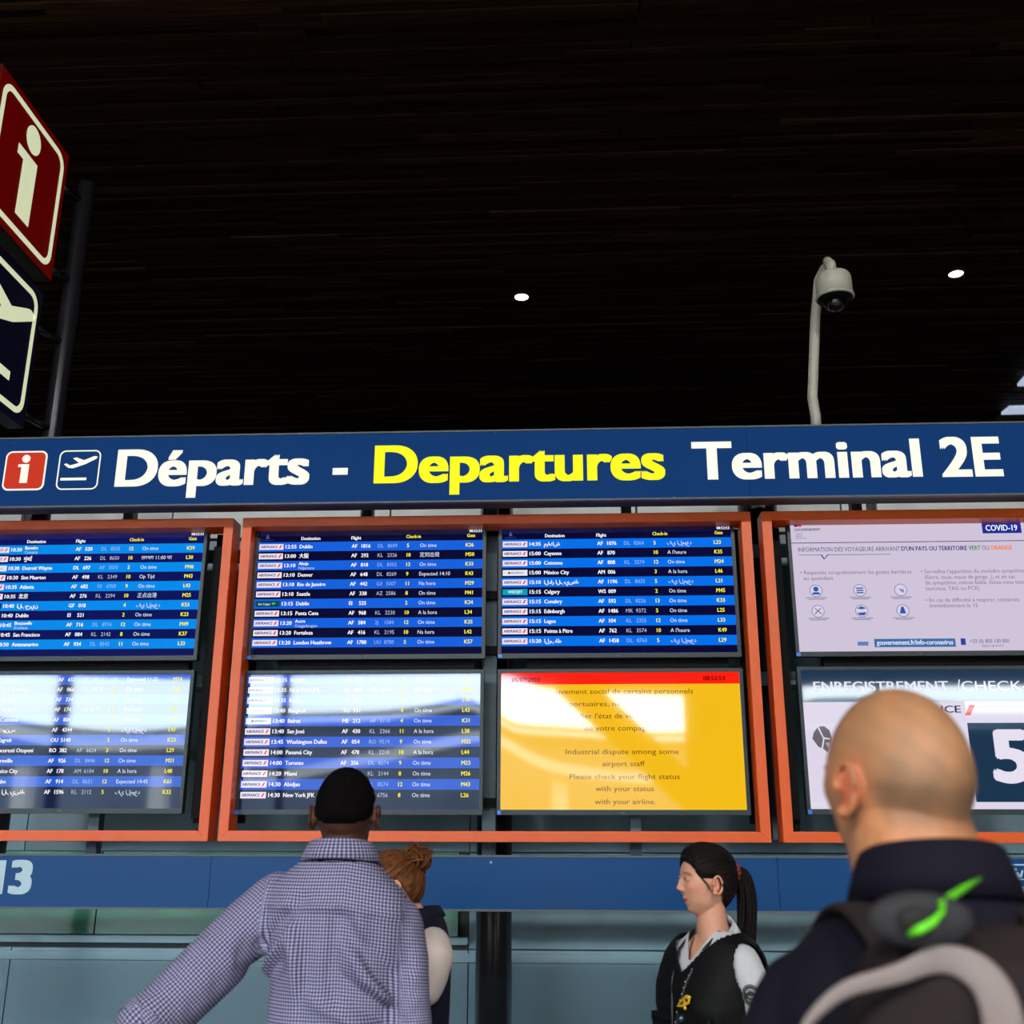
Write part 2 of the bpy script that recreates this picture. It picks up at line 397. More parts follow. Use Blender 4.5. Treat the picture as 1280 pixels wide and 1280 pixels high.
# ------------------------------------------------------------------ screens
GLOSS = .035
def scr(name, rgb, k=1.0):
    return mat(name, (6, 6, 8), GLOSS, emit=rgb, es=k, ior=1.5)
m_bez = mat('dark_bezel', (34, 46, 52), .35, spec=.3)
m_back = mat('black_plastic', (8, 8, 9), .6, spec=.15)
m_blue_led = mat('blue_corner_sticker', (10, 110, 220), .3)
W, H = 1.102, .638
BZ, BB = .016, .022
SW, SH = W-2*BZ, H-BZ-BB
SX0, SZ1 = BZ, -BZ           # screen top-left relative to tv top-left
def tv_base(x, z, label, group, base_rgb, sticker=True, base_k=1.0):
    T = thing('wall_screen', label, 'screen', (x+W/2, 0, z-H), 0, group)
    o = (-W/2, H)
    mb = MB()
    mb.ring([(-W/2, H), (W/2, H), (W/2, 0), (-W/2, 0)], [(-W/2+BZ, H-BZ), (W/2-BZ, H-BZ), (W/2-BZ, BB), (-W/2+BZ, BB)], -.012, .03)
    mb.build('bezel', m_bez, T, bevel=.001)
    MB().box(-W/2+.004, W/2-.004, .0, .035, .004, H-.004).build('back_cover', m_back, T)
    MB().box(-W/2+.17, W/2-.17, .035, .11, .06, H-.02).build('mount_box', m_back, T)
    MB().box(-W/2+BZ, W/2-BZ, -.004, .0, BB, H-BZ).build('panel', scr('lcd_%d_%d_%d' % base_rgb, base_rgb, base_k), T)
    lg = MB(); put(lg, 'LG', -.006, .006, .009, -.0135, bold=.02); lg.lathe((-.014, -.0132, .0105), [(.005, 0), (.005, .0001)], 10)
    lg.V = [(v[0], v[1], v[2]) for v in lg.V]
    MB.build(lg, 'maker_logo', mat('logo_grey', (190, 195, 198), .4), T)
    if sticker: MB().box(-W/2+.002, -W/2+.02, -.0135, -.012, .002, .018).build('corner_sticker', m_blue_led, T)
    return T
def sc(u, v): return (-W/2+BZ+u*SW, H-BZ-v*SH)      # screen fraction -> local x,z
class Scr:                                            # colour layers of a screen picture
    def __init__(s, T, depth=0): s.T = T; s.L = {}
    def layer(s, name, rgb, k=1.0, lvl=1):
        key = (name, rgb, k, lvl)
        if key not in s.L: s.L[key] = MB()
        return s.L[key], -.004-.0004*lvl
    def rect(s, u0, v0, u1, v1, rgb, name='stripe', k=1.0, lvl=1):
        mb, y = s.layer(name, rgb, k, lvl); x0, z1 = sc(u0, v0); x1, z0 = sc(u1, v1)
        mb.add([(x0, y, z0), (x1, y, z0), (x1, y, z1), (x0, y, z1)], [(0, 1, 2, 3)])
    def text(s, st, u, v, h, rgb, bold=.0, align='L', u1=None, k=1.0, lvl=3, name='lettering'):
        mb, y = s.layer(name, rgb, k, lvl); x, z = sc(u, v)
        put(mb, st, x, z, h*SH, y, x1=None if u1 is None else sc(u1, v)[0], align=align, bold=bold, res=6 if h > .05 else 2)
    def poly(s, pts, rgb, name='mark', k=1.0, lvl=2):
        mb, y = s.layer(name, rgb, k, lvl); mb.add([(sc(*p)[0], y, sc(*p)[1]) for p in pts], [tuple(range(len(pts)))])
    def done(s):
        for (name, rgb, k, lvl), mb in s.L.items():
            o = meshobj(name.rsplit('_', 1)[0] if name[-1].isdigit() else name, mb.V, mb.F, scr('lcd_%d_%d_%d_%d' % (*rgb, int(k*100)), rgb, k), s.T)
            if len(mb.F) > 1 and name != 'stripe': o['kind'] = 'stuff'

WHT, YEL, PALE = (250, 248, 252), (248, 238, 60), (150, 185, 240)
def board(T, rows, blue, navy, header=True, clock=True, v0=.098, rh=.0768, first_blue=True, logoset=None, k=1.0):
    S = Scr(T)
    if header:
        S.text('Destination', .19, .082, .026, WHT, .03, u1=.275); S.text('Flight', .415, .082, .026, WHT, .03, u1=.458)
        S.text('Check-in', .66, .075, .026, YEL, .03, u1=.724); S.text('Gate', .93, .072, .026, YEL, .03, u1=.965)
        S.text('08:52:53', .94, .032, .02, WHT, .03, u1=.995)
        S.poly([(.03, .068), (.038, .03), (.046, .068)], (70, 90, 150)); S.rect(.012, .08, .065, .084, (60, 70, 130), 'mark', lvl=2)
    for i, r in enumerate(rows):
        a = v0+i*rh; b = a+rh; isb = (i % 2 == 0) == first_blue
        if isb: S.rect(0, a, 1, b, blue, 'stripe_%d' % i, k)
        logo, tm, dst, fl, num, fl2, num2, chk, stt, gate = r
        base = a+rh*.68; h = rh*.38
        if logo:
            col = {'AF': (240, 225, 240), 'EI': (8, 70, 90), 'WS': (0, 160, 190), 'AM': (230, 230, 240), 'GF': (20, 30, 110)}[logo]
            S.rect(.004, a+rh*.2, .112, b-rh*.2, col, 'airline_tag', lvl=2)
            if logo == 'AF':
                S.text('AIRFRANCE', .01, a+rh*.63, h*.72, (25, 35, 100), .03, u1=.085, lvl=4)
                S.poly([(.091, a+rh*.66), (.099, a+rh*.32), (.106, a+rh*.32), (.098, a+rh*.66)], (225, 40, 50), lvl=4)
            elif logo == 'EI': S.text('Aer Lingus', .016, a+rh*.62, h*.6, (220, 235, 230), .01, u1=.07, lvl=4); S.poly([(.08, a+rh*.6), (.075, a+rh*.42), (.088, a+rh*.34), (.094, a+rh*.5)], (60, 200, 60), lvl=4)
            elif logo == 'WS': S.text('WESTJET', .028, a+rh*.62, h*.7, (235, 250, 250), .02, u1=.09, lvl=4)
            elif logo == 'AM': S.text('AEROMEXICO', .04, a+rh*.6, h*.5, (70, 80, 120), .02, u1=.095, lvl=4); S.poly([(.026, a+rh*.6), (.03, a+rh*.4), (.038, a+rh*.42), (.036, a+rh*.6)], (20, 30, 90), lvl=4)
        S.text(tm, .122, base, h, WHT, .03, u1=.17)
        if '|' in dst:
            d1, d2 = dst.split('|'); S.text(d1, .185, a+rh*.46, h*.85, WHT, .03); S.text(d2, .185, a+rh*.92, h*.8, (190, 210, 245), 0)
        else: S.text(dst, .185, base, h, WHT, .03)
        S.text(fl, .418, base, h, WHT, .03); S.text(num, .462, base, h, WHT, .03)
        if fl2: S.text(fl2, .535, base, h, PALE if isb else (185, 190, 220), 0); S.text(num2, .578, base, h, PALE if isb else (185, 190, 220), 0)
        S.text(chk, .664, base, h, YEL, .03); S.text(stt, .722, base, h, (225, 232, 250), 0); S.text(gate, .925, base, h, YEL, .03)
    S.done()

A = 'AF'
rows_B1 = [(A, '12:55', 'Dublin', 'AF', '1816', 'DL', '8609', '5', 'On time', 'K26'), (A, '13:00', '大阪', 'AF', '292', 'KL', '2326', '10', '定刻出発', 'M50'),
 (A, '13:10', 'Abuja|Ndjamena', 'AF', '818', 'DL', '8302', '13', 'On time', 'K33'), (A, '13:10', 'Denver', 'AF', '648', 'DL', '8269', '9', 'Expected 14:10', 'K43'),
 (A, '13:10', 'Rio de Janeiro', 'AF', '442', 'G3', '5007', '11', 'Na hora', 'M29'), (A, '13:10', 'Seattle', 'AF', '338', 'AZ', '2586', '8', 'On time', 'M41'),
 ('EI', '13:15', 'Dublin', 'EI', '525', '', '', '2', 'On time', 'K34'), (A, '13:15', 'Punta Cana', 'AF', '968', 'KL', '2230', '10', 'A la hora', 'L34'),
 (A, '13:20', 'Accra|Ouagadougou', 'AF', '584', '2J', '1584', '12', 'On time', 'K35'), (A, '13:20', 'Fortaleza', 'AF', '416', 'KL', '2195', '10', 'Na hora', 'L42'),
 (A, '13:20', 'London Heathrow', 'AF', '1780', 'UU', '8780', '5', 'On time', 'K57')]
rows_B2 = [(A, '14:35', 'مراكش', 'AF', '1076', 'DL', '8364', '5', 'في الموعد', 'L23'), (A, '15:00', 'Cayenne', 'AF', '870', '', '', '10', "A l'heure", 'K35'),
 (A, '15:00', 'Cotonou', 'AF', '808', 'KL', '2274', '12', 'On time', 'M24'), ('AM', '15:00', 'México City', 'AM', '006', '', '', '3', 'A la hora', 'L46'),
 (A, '15:10', 'الدار البيضاء', 'AF', '1196', 'DL', '8435', '5', 'في الموعد', 'L21'), ('WS', '15:15', 'Calgary', 'WS', '009', '', '', '2', 'On time', 'M45'),
 (A, '15:15', 'Conakry', 'AF', '592', 'DL', '8226', '13', 'On time', 'K33'), (A, '15:15', 'Edinburgh', 'AF', '1486', 'MK', '9372', '5', 'On time', 'L25'),
 (A, '15:15', 'Lagos', 'AF', '104', 'KL', '2355', '12', 'On time', 'L33'), (A, '15:15', 'Pointe à Pitre', 'AF', '762', 'KL', '3574', '10', "A l'heure", 'K49'),
 (A, '15:20', 'الرباط', 'AF', '1458', 'DL', '8763', '5', 'في الموعد', 'L29')]
rows_A2 = [(A, '10:30', 'Bamako|Conakry', 'AF', '520', 'DL', '8535', '12', 'On time', 'K59'), (A, '10:30', 'मुंबई', 'AF', '226', 'DL', '8650', '10', 'लगभग 11:00 पर', 'L30'),
 ('AM', '10:30', 'Detroit Wayne', 'DL', '697', 'AF', '3550', '2', 'On time', 'M46'), (A, '10:30', 'Sint Maarten', 'AF', '498', 'KL', '2349', '10', 'Op Tijd', 'M43'),
 (A, '10:35', 'Atlanta', 'AF', '682', 'VS', '6769', '9', 'On time', 'L43'), (A, '10:35', '北京', 'AF', '276', 'KL', '2294', '10', '正点出港', 'M25'),
 ('GF', '10:40', 'البحرين', 'GF', '018', '', '', '4', 'في الموعد', 'K53'), ('EI', '10:40', 'Dublin', 'EI', '521', '', '', '2', 'On time', 'K23'),
 (A, '10:45', 'Brazzaville|Kinshasa', 'AF', '716', 'DL', '8716', '12', 'On time', 'M49'), (A, '10:45', 'San Francisco', 'AF', '084', 'KL', '2142', '8', 'On time', 'K37'),
 (A, '10:50', 'Antananarivo', 'AF', '934', 'DL', '8542', '11', 'On time', 'L33')]
rows_B3 = [(A, '13:35', 'Bogotá', 'AF', '428', 'KL', '2203', '10', 'A la hora', 'M26'), (A, '13:35', 'New York JFK', 'AF', '008', 'DL', '8666', '9', 'On time', 'M28'),
 (A, '13:35', 'Ibadan', 'AF', '812', '', '', '12', 'On time', 'L45'), ('AM', '13:40', 'Bangkok', 'TG', '931', '', '', '4', 'On time', 'L43'),
 ('AM', '13:40', 'Beirut', 'ME', '212', 'AF', '5110', '4', 'On time', 'K31'), (A, '13:40', 'San José', 'AF', '430', 'KL', '2366', '11', 'A la hora', 'L38'),
 (A, '13:45', 'Washington Dulles', 'AF', '054', 'RO', '9519', '9', 'On time', 'M32'), (A, '14:00', 'Panamá City', 'AF', '478', 'KL', '2210', '10', 'A la hora', 'L44'),
 (A, '14:00', 'Toronto', 'AF', '356', 'DL', '8374', '9', 'On time', 'M23'), (A, '14:20', 'Miami', 'AF', '090', 'KL', '2144', '8', 'On time', 'M26'),
 (A, '14:30', 'Abidjan', 'AF', '702', 'DL', '8574', '12', 'On time', 'M43'), (A, '14:30', 'New York JFK', 'AF', '010', 'VS', '6756', '8', 'On time', 'L26')]
rows_A4 = [(A, '10:55', 'Cancún', 'AF', '652', 'DL', '8516', '11', 'Expected 11:25', 'M24'), (A, '10:55', 'Los Angeles', 'AF', '066', 'DL', '8558', '8', 'On time', 'K43'),
 (A, '11:00', 'Boston', 'AF', '334', 'DL', '8493', '9', 'On time', 'L24'), (A, '11:00', 'Mexico', 'AF', '174', 'AM', '6172', '10', 'A la hora', 'K41'),
 (A, '11:05', 'Cotonou', 'AF', '804', '', '', '12', 'On time', 'K35'), (A, '11:10', 'تونس', 'AF', '4344', '', '', '5', 'في الموعد', 'L47'),
 (A, '11:10', 'Zagreb', 'OU', '5140', '', '', '3', 'On time', 'K23'), (A, '11:15', 'Bucuresti Otopeni', 'RO', '382', 'AF', '6624', '3', 'On time', 'L29'),
 (A, '11:20', 'Libreville', 'AF', '926', 'DL', '8446', '12', 'On time', 'M21'), (A, '11:25', 'México City', 'AF', '178', 'AM', '6104', '10', 'A la hora', 'L48'),
 (A, '11:30', 'Malabo', 'AF', '914', 'DL', '8651', '12', 'Expected 14:45', 'K61'), (A, '11:30', 'الدار البيضاء', 'AF', '1596', 'KL', '2112', '5', 'في الموعد', 'K32')]
Z1, Z2 = 3.100, 2.412
G1 = 'screens mounted in the orange frames'
T = tv_base(-2.819, Z1, 'departure board screen in the left orange frame, upper, bright azure stripes', G1, (10, 16, 88)); board(T, rows_A2, (0, 138, 236), (10, 16, 88))
T = tv_base(-1.483, Z1, 'upper left departure board screen in the middle frame, first row a 12:55 Dublin flight', G1, (4, 4, 46)); board(T, rows_B1, (18, 96, 222), (4, 4, 46))
T = tv_base(-.323, Z1, 'upper right departure board screen in the middle frame, first row a 14:35 flight', G1, (4, 4, 52)); board(T, rows_B2, (0, 112, 236), (4, 4, 52))
T = tv_base(-2.824, Z2+.004, 'lower departure screen in the left orange frame, washed out by window reflections', G1, (14, 22, 60)); board(T, rows_A4, (40, 92, 205), (14, 22, 60), header=False, v0=.002, rh=.0765)
T = tv_base(-1.487, Z2, 'lower departure screen in the middle frame behind the man in checked shirt', G1, (14, 18, 52)); board(T, rows_B3, (36, 84, 205), (14, 18, 52), header=False, v0=.006, rh=.0775)

# yellow notice screen
T = tv_base(-.323, Z2, 'bright yellow notice screen with red top bar about an industrial dispute', G1, (244, 188, 20)); S = Scr(T)
S.rect(0, 0, 1, .088, (255, 30, 10), 'red_bar')
S.text('05/07/2022', .045, .068, .03, (60, 0, 0), .02, u1=.165); S.text('08:52:53', .85, .062, .03, (60, 0, 0), .02, u1=.94)
BR = (92, 46, 0)
for st, a, b, v in [('Mouvement social de certains personnels', .185, .805, .16), ('aéroportuaires, nous vous invitons', .215, .752, .252), ("à vérifier l'état de votre vol auprès", .252, .76, .342), ('de votre compagnie', .35, .645, .432),
                    ('Industrial dispute among some', .27, .735, .603), ('airport staff', .42, .595, .69), ('Please check your flight status', .285, .735, .782), ('with your status', .39, .628, .868), ('with your airline.', .386, .634, .96)]:
    S.text(st, a, v, .036, BR, .0, u1=b)
S.done()

# white health information screen
T = tv_base(1.022, Z1, 'pale health information screen in the right orange frame, with a dark blue corner tag', G1, (212, 200, 222), base_k=.95); S = Scr(T)
NV = (40, 44, 120); GR = (120, 112, 140)
S.rect(.82, .0, .985, .09, (22, 44, 150), 'blue_tag'); S.text('COVID-19', .835, .07, .046, WHT, .02, u1=.968)
S.rect(.0, .148, 1, .154, (60, 62, 120), 'rule')
S.rect(.018, .0, .034, .02, (16, 30, 130), 'mark', lvl=2); S.rect(.036, .0, .05, .02, (220, 30, 40), 'mark', lvl=2)
S.text('GOUVERNEMENT', .018, .054, .02, (40, 40, 60), .02, u1=.13)
S.text('Liberté', .024, .082, .014, GR); S.text('Égalité', .024, .1, .014, GR); S.text('Fraternité', .024, .118, .014, GR)
S.text('INFORMATION DES VOYAGEURS ARRIVANT', .028, .222, .034, (70, 66, 120), 0, u1=.462); S.text("D'UN PAYS OU TERRITOIRE", .468, .222, .034, (30, 30, 110), .025, u1=.745)
S.text('VERT', .752, .222, .034, (30, 140, 90), .025, u1=.802); S.text('OU', .808, .222, .034, (70, 66, 120), 0, u1=.838); S.text('ORANGE', .845, .222, .034, (250, 110, 30), .025, u1=.935)
S.rect(.028, .246, .13, .25, (70, 66, 120), 'rule'); S.rect(.155, .246, .42, .25, (70, 66, 120), 'rule')
S.poly([(.128, .246), (.138, .28), (.134, .283), (.122, .248)], (70, 66, 120), lvl=3); S.poly([(.157, .246), (.138, .283), (.134, .283), (.151, .246)], (70, 66, 120), lvl=3)
for st, a, b, v in [('• Respectez scrupuleusement les gestes barrières', .03, .5, .402), ('au quotidien', .042, .165, .447), ("• Surveillez l'apparition du moindre symptôme", .54, .975, .402), ('(fièvre, toux, maux de gorge...), et en cas', .553, .93, .447),
                    ('de symptôme, même faible, faites-vous tester', .553, .985, .49), ('(autotest, TAG ou PCR)', .553, .775, .535), ('• En cas de difficulté à respirer, contactez', .547, .935, .625), ('immédiatement le 15', .56, .76, .668)]:
    S.text(st, a, v, .03, GR, 0, u1=b)
def circ(u, v, r, n=20): return [(u+r*math.cos(2*math.pi*k/n), v+r*SW/SH*math.sin(2*math.pi*k/n)) for k in range(n)]
for i, (u, v) in enumerate([(.09, .53), (.275, .53), (.447, .53), (.092, .69), (.275, .69), (.447, .69)]):
    S.poly(circ(u, v, .027), (90, 110, 170), lvl=2); S.poly(circ(u, v, .0245), (218, 208, 228), lvl=3)
    bl = (40, 90, 170)
    if i == 0: S.poly(circ(u, v-.012, .011), bl, lvl=4); S.poly([(u-.018, v+.03), (u+.018, v+.03), (u+.012, v+.012), (u-.012, v+.012)], bl, lvl=4)
    elif i == 1: [S.rect(u-.015, v-.022+.018*q, u+.015, v-.012+.018*q, bl, 'mark', lvl=4) for q in range(3)]
    elif i == 2: S.poly([(u-.01, v-.01), (u+.014, v-.004), (u+.012, v+.02), (u+.002, v+.016)], (130, 140, 180), lvl=4)
    elif i == 3: S.poly([(u-.014, v-.02), (u-.01, v-.024), (u+.016, v+.02), (u+.012, v+.024)], GR, lvl=4); S.poly([(u+.014, v-.02), (u+.01, v-.024), (u-.016, v+.02), (u-.012, v+.024)], GR, lvl=4)
    elif i == 4: S.poly([(u-.02, v-.02), (u, v-.036), (u+.02, v-.02), (u, v-.012)], bl, lvl=4); S.poly([(u-.02, v+.014), (u+.02, v+.01), (u+.01, v+.034), (u-.01, v+.034)], bl, lvl=4)
    else: S.poly([(u-.006, v-.03), (u+.004, v-.03), (u+.012, v+.022), (u-.014, v+.022)], bl, lvl=4)
    S.rect(u-.045, v+.052, u+.045, v+.057, GR, 'rule', lvl=2); S.rect(u-.035, v+.064, u+.035, v+.069, GR, 'rule', lvl=2)
S.rect(.315, .905, .65, .968, (60, 108, 170), 'blue_tag'); S.text('gouvernement.fr/info-coronavirus', .325, .95, .036, (235, 235, 245), .02, u1=.64)
S.rect(.245, .925, .29, .955, (90, 130, 190), 'mark', lvl=2); S.rect(.672, .905, .692, .955, (40, 70, 150), 'mark', lvl=2)
S.text('+33 (0) 800 130 000', .71, .94, .028, (60, 66, 130), 0, u1=.87); S.text('(appel gratuit)', .755, .968, .018, GR, 0, u1=.845)
S.done()

# check-in screen
T = tv_base(1.020, Z2+.004, 'check-in screen with a big white 5 behind the bald man', G1, (26, 52, 78)); S = Scr(T)
S.text('ENREGISTREMENT', .05, .155, .07, (225, 225, 240), .02, u1=.6); S.text('/', .635, .155, .08, (225, 225, 240), .01); S.text('CHECK-IN', .655, .155, .07, (225, 225, 240), 0, u1=.995)
S.rect(0, .235, .66, .98, (222, 214, 232), 'white_panel'); S.rect(0, .235, 1, .39, (222, 214, 232), 'white_panel')
S.rect(.0, .95, 1, 1, (222, 214, 232), 'white_panel')
S.text('AIRFRANCE', .34, .315, .05, (30, 36, 80), .03, u1=.64); S.poly([(.655, .335), (.678, .26), (.70, .26), (.677, .335)], (235, 60, 60), lvl=3)
S.text('5', .755, .8, .345, (226, 220, 236), .045, u1=.885)
S.poly([(.028, .50), (.036, .455), (.055, .415), (.08, .41), (.10, .44), (.108, .50), (.10, .56), (.085, .60), (.07, .575), (.05, .56)], (104, 102, 106), lvl=3)
S.poly([(.052, .42), (.058, .415), (.075, .49), (.1, .50), (.1, .508), (.072, .502)], (222, 214, 232), lvl=4); S.poly([(.072, .50), (.078, .50), (.068, .575), (.062, .57)], (222, 214, 232), lvl=4)
S.poly([(.08, .53), (.1, .53), (.092, .575)], (180, 174, 180), lvl=4)
S.done()

# ------------------------------------------------------------------ signs
m_sb = mat('sign_blue', (20, 62, 118), .3, noise=.05, nscale=1.5)
m_edge = mat('sign_edge_aluminium', (66, 76, 82), .5)
m_under = mat('sign_underside', (6, 7, 8), .6)
m_lw = mat('lit_white_letters', (90, 90, 84), .5, spec=.2, emit=(252, 251, 236), es=.93)
m_ly = mat('lit_yellow_letters', (90, 88, 4), .5, spec=.1, emit=(255, 250, 20), es=.93)
m_lr = mat('lit_red_plate', (80, 12, 4), .5, spec=.15, emit=(205, 42, 4), es=.85)
m_glow = mat('lit_blue_face', (3, 22, 56), .5, spec=.03, emit=(14, 56, 108), es=.8, noise=.05)
SY = -.25
TOP = thing('overhead_sign', 'long blue lit sign with yellow and white lettering above the screens', 'sign', (0, SY, 3.134))
def on_top(mb, name, m, **k): return mb.build(name, m, TOP, loc=(0, -SY, -3.134), **k)
seams = [-5.2, xat(305, 590, SY), xat(935, 580, SY), 5.2]
for a, b in zip(seams, seams[1:]):
    on_top(MB().box(a+.0012, b-.0012, SY, SY+.012, 3.142, 3.476), 'face_panel', m_glow)
on_top(MB().box(-5.2, 5.2, SY+.01, SY+.1, 3.14, 3.478), 'sign_box', m_under)
on_top(MB().box(-5.2, 5.2, SY-.006, SY+.1, 3.475, 3.483), 'edge_trim', m_edge)
on_top(MB().box(-5.2, 5.2, SY-.006, SY+.02, 3.134, 3.142), 'edge_trim', m_edge)
on_top(MB().box(-5.2, 5.2, SY+.02, SY+.1, 3.134, 3.14), 'underside', m_under)
YL = SY-.0015
def sign_text(st, px0, px1, pyb, pyt, m, parent_fn, Y, name='lettering', bold=.034, wide=0):
    pxm = (px0+px1)/2
    x0, x1 = at(px0, pyb, Y).x, at(px1, pyb, Y).x
    z0 = at(pxm, pyb, Y).z; z1 = at(pxm, pyt, Y).z
    G = letter_groups(st, 8); allx = [v[0] for g, _ in G for v in g]; a, b = min(allx), max(allx)
    sz = (z1-z0)/CAPH; sx = (x1-x0)/(b-a+2*bold)
    for Vg, Fg in G:
        mb = MB()
        for k, (ux, uz) in enumerate([(-1, -1), (1, -1), (1, 1), (-1, 1), (0, 0), (-1, 0), (1, 0), (0, 1), (0, -1)]):
            dx, dz = bold*ux, bold*uz*.8
            mb.add([(x0+(v[0]-a+bold+dx)*sx, Y-.002-.00002*k, z0+(v[1]+dz*.7+.02)*sz) for v in Vg], Fg)
        parent_fn(mb, 'letter', m)
sign_text('Départs', 143, 386, 607, 563, m_lw, on_top, YL)
sign_text('-', 415, 434, 605, 561, m_lw, on_top, YL)
sign_text('Departures', 467, 832, 602, 557, m_ly, on_top, YL)
sign_text('Terminal', 866, 1154, 598, 553, m_lw, on_top, YL)
sign_text('2E', 1178, 1255, 596, 549, m_lw, on_top, YL)
# pictograms drawn in a unit square
def icon_i(x0, z0, s):
    f = lambda u, v: (x0+u*s, z0+v*s)
    body = [f(.33, .645), f(.33, .575), f(.41, .575), f(.41, .18), f(.59, .18), f(.59, .645)]
    dot = [f(.5+.098*math.cos(2*math.pi*k/24), .78+.098*math.sin(2*math.pi*k/24)) for k in range(24)]
    return [body, dot]
def icon_plane(x0, z0, s):
    q = [(495, 1085), (480, 1081), (470, 1083), (420, 1103), (375, 1087), (356, 1092), (393, 1118), (345, 1131), (322, 1119), (309, 1125), (335, 1144), (362, 1147), (432, 1124), (488, 1096)]
    f = lambda p: (x0+(p[0]-285)/218*s, z0+(1255-p[1])/205*s)
    line = [(285, 1198), (440, 1198), (440, 1212), (285, 1212)]
    return [[f(p) for p in q], [f(p) for p in [(300, 1199), (445, 1199), (445, 1213), (300, 1213)]]]
def polys(P, y, thick=.001):
    mb = MB()
    for p in P: mb.prism(p, y-thick, y)
    return mb
xa, xb = xat(5, 590, YL), xat(57, 590, YL); za, zb_ = at(30, 613, YL).z, at(30, 564, YL).z
on_top(polys([rrect(xa, xb, za, zb_, .03)], YL), 'pictogram_plate', m_lw)
on_top(polys([rrect(xa+.008, xb-.008, za+.008, zb_-.008, .024)], YL-.0012), 'pictogram_plate', m_lr)
on_top(polys(icon_i(xa, za, xb-xa), YL-.0024), 'pictogram', m_lw)
xa, xb = xat(72, 590, YL), xat(124, 590, YL)
on_top(MB().ring(rrect(xa, xb, za, zb_, .03), rrect(xa+.006, xb-.006, za+.006, zb_-.006, .025), YL-.001, YL), 'pictogram_border', m_lw)
on_top(polys(icon_plane(xa+.006, za+.008, xb-xa-.014), YL-.001), 'pictogram', m_lw)
for px, py in ((619, 541), (1250, 533), (18, 554), (843, 621)):
    q = at(px, py, YL); on_top(MB().lathe((q.x, YL, q.z), [(.003, -.003), (.003, .003)], 8), 'rivet', m_edge)

# lower blue fascia
FAS = thing('blue_fascia', 'long blue fascia sign below the orange frames, number and desk pictogram at its ends', 'sign', (0, SY, 1.388))
def on_f(mb, name, m, **k): return mb.build(name, m, FAS, loc=(0, -SY, -1.388), **k)
seams = [-5, xat(262, 1100, SY), xat(973, 1100, SY), 5]
m_fb = mat('fascia_blue', (3, 60, 112), .36, spec=.16, noise=.06, nscale=1.5, bump=.02, bscale=4)
for a, b in zip(seams, seams[1:]): on_f(MB().box(a+.0012, b-.0012, SY, SY+.012, 1.396, 1.598), 'face_panel', m_fb)
on_f(MB().box(-5, 5, SY+.011, SY+.12, 1.392, 1.602), 'sign_box', m_under)
on_f(MB().box(-5, 5, SY-.006, SY+.12, 1.598, 1.606), 'edge_trim', m_edge)
on_f(MB().box(-5, 5, SY-.006, SY+.12, 1.388, 1.396), 'edge_trim', m_edge)
m_flw = mat('white_vinyl', (160, 188, 200), .5)
sign_text('3', 9.5, 38, 1117, 1078, m_flw, on_f, YL, bold=.05)
sign_text('1', -22, 3, 1117, 1078, m_flw, on_f, YL, bold=.05)
xa, xb = xat(1256, 1100, YL), xat(1300, 1100, YL); zb_ = at(1270, 1080, YL).z; za = at(1280, 1123, YL).z
on_f(MB().ring(rrect(xa, xb, za, zb_, .025), rrect(xa+.006, xb-.006, za+.006, zb_-.006, .02), YL-.001, YL), 'pictogram_border', m_flw)
def P2(px, py): q = at(px, py, YL); return (q.x, q.z)
on_f(polys([[P2(1269+2.1*math.cos(k*.52), 1087+2.1*math.sin(k*.52)) for k in range(12)], [P2(1265, 1091), P2(1272, 1090), P2(1275.5, 1093.5), P2(1277, 1087.5), P2(1279, 1088), P2(1277, 1097), P2(1265, 1097)],
            [P2(1262.5, 1098.3), P2(1279.5, 1098.3), P2(1279.5, 1100), P2(1262.5, 1100)], [P2(1268, 1108), P2(1280, 1108), P2(1280, 1117), P2(1270, 1117)]], YL-.001), 'pictogram', m_flw)
q = at(613.5, 1078, YL); on_f(MB().lathe((q.x, YL, q.z), [(.0045, -.0045), (.0045, .0045)], 10), 'rivet', m_flw)
# hangers between rack and both signs
for px in (116, 442, 795, 1110):
    x = xat(px, 1058, .12); rk(MB().box(x-.02, x+.02, -.125, .11, 1.55, 1.59), 'hanger', m_post); rk(MB().box(x-.02, x+.02, -.15, .11, 3.30, 3.34), 'hanger', m_post)

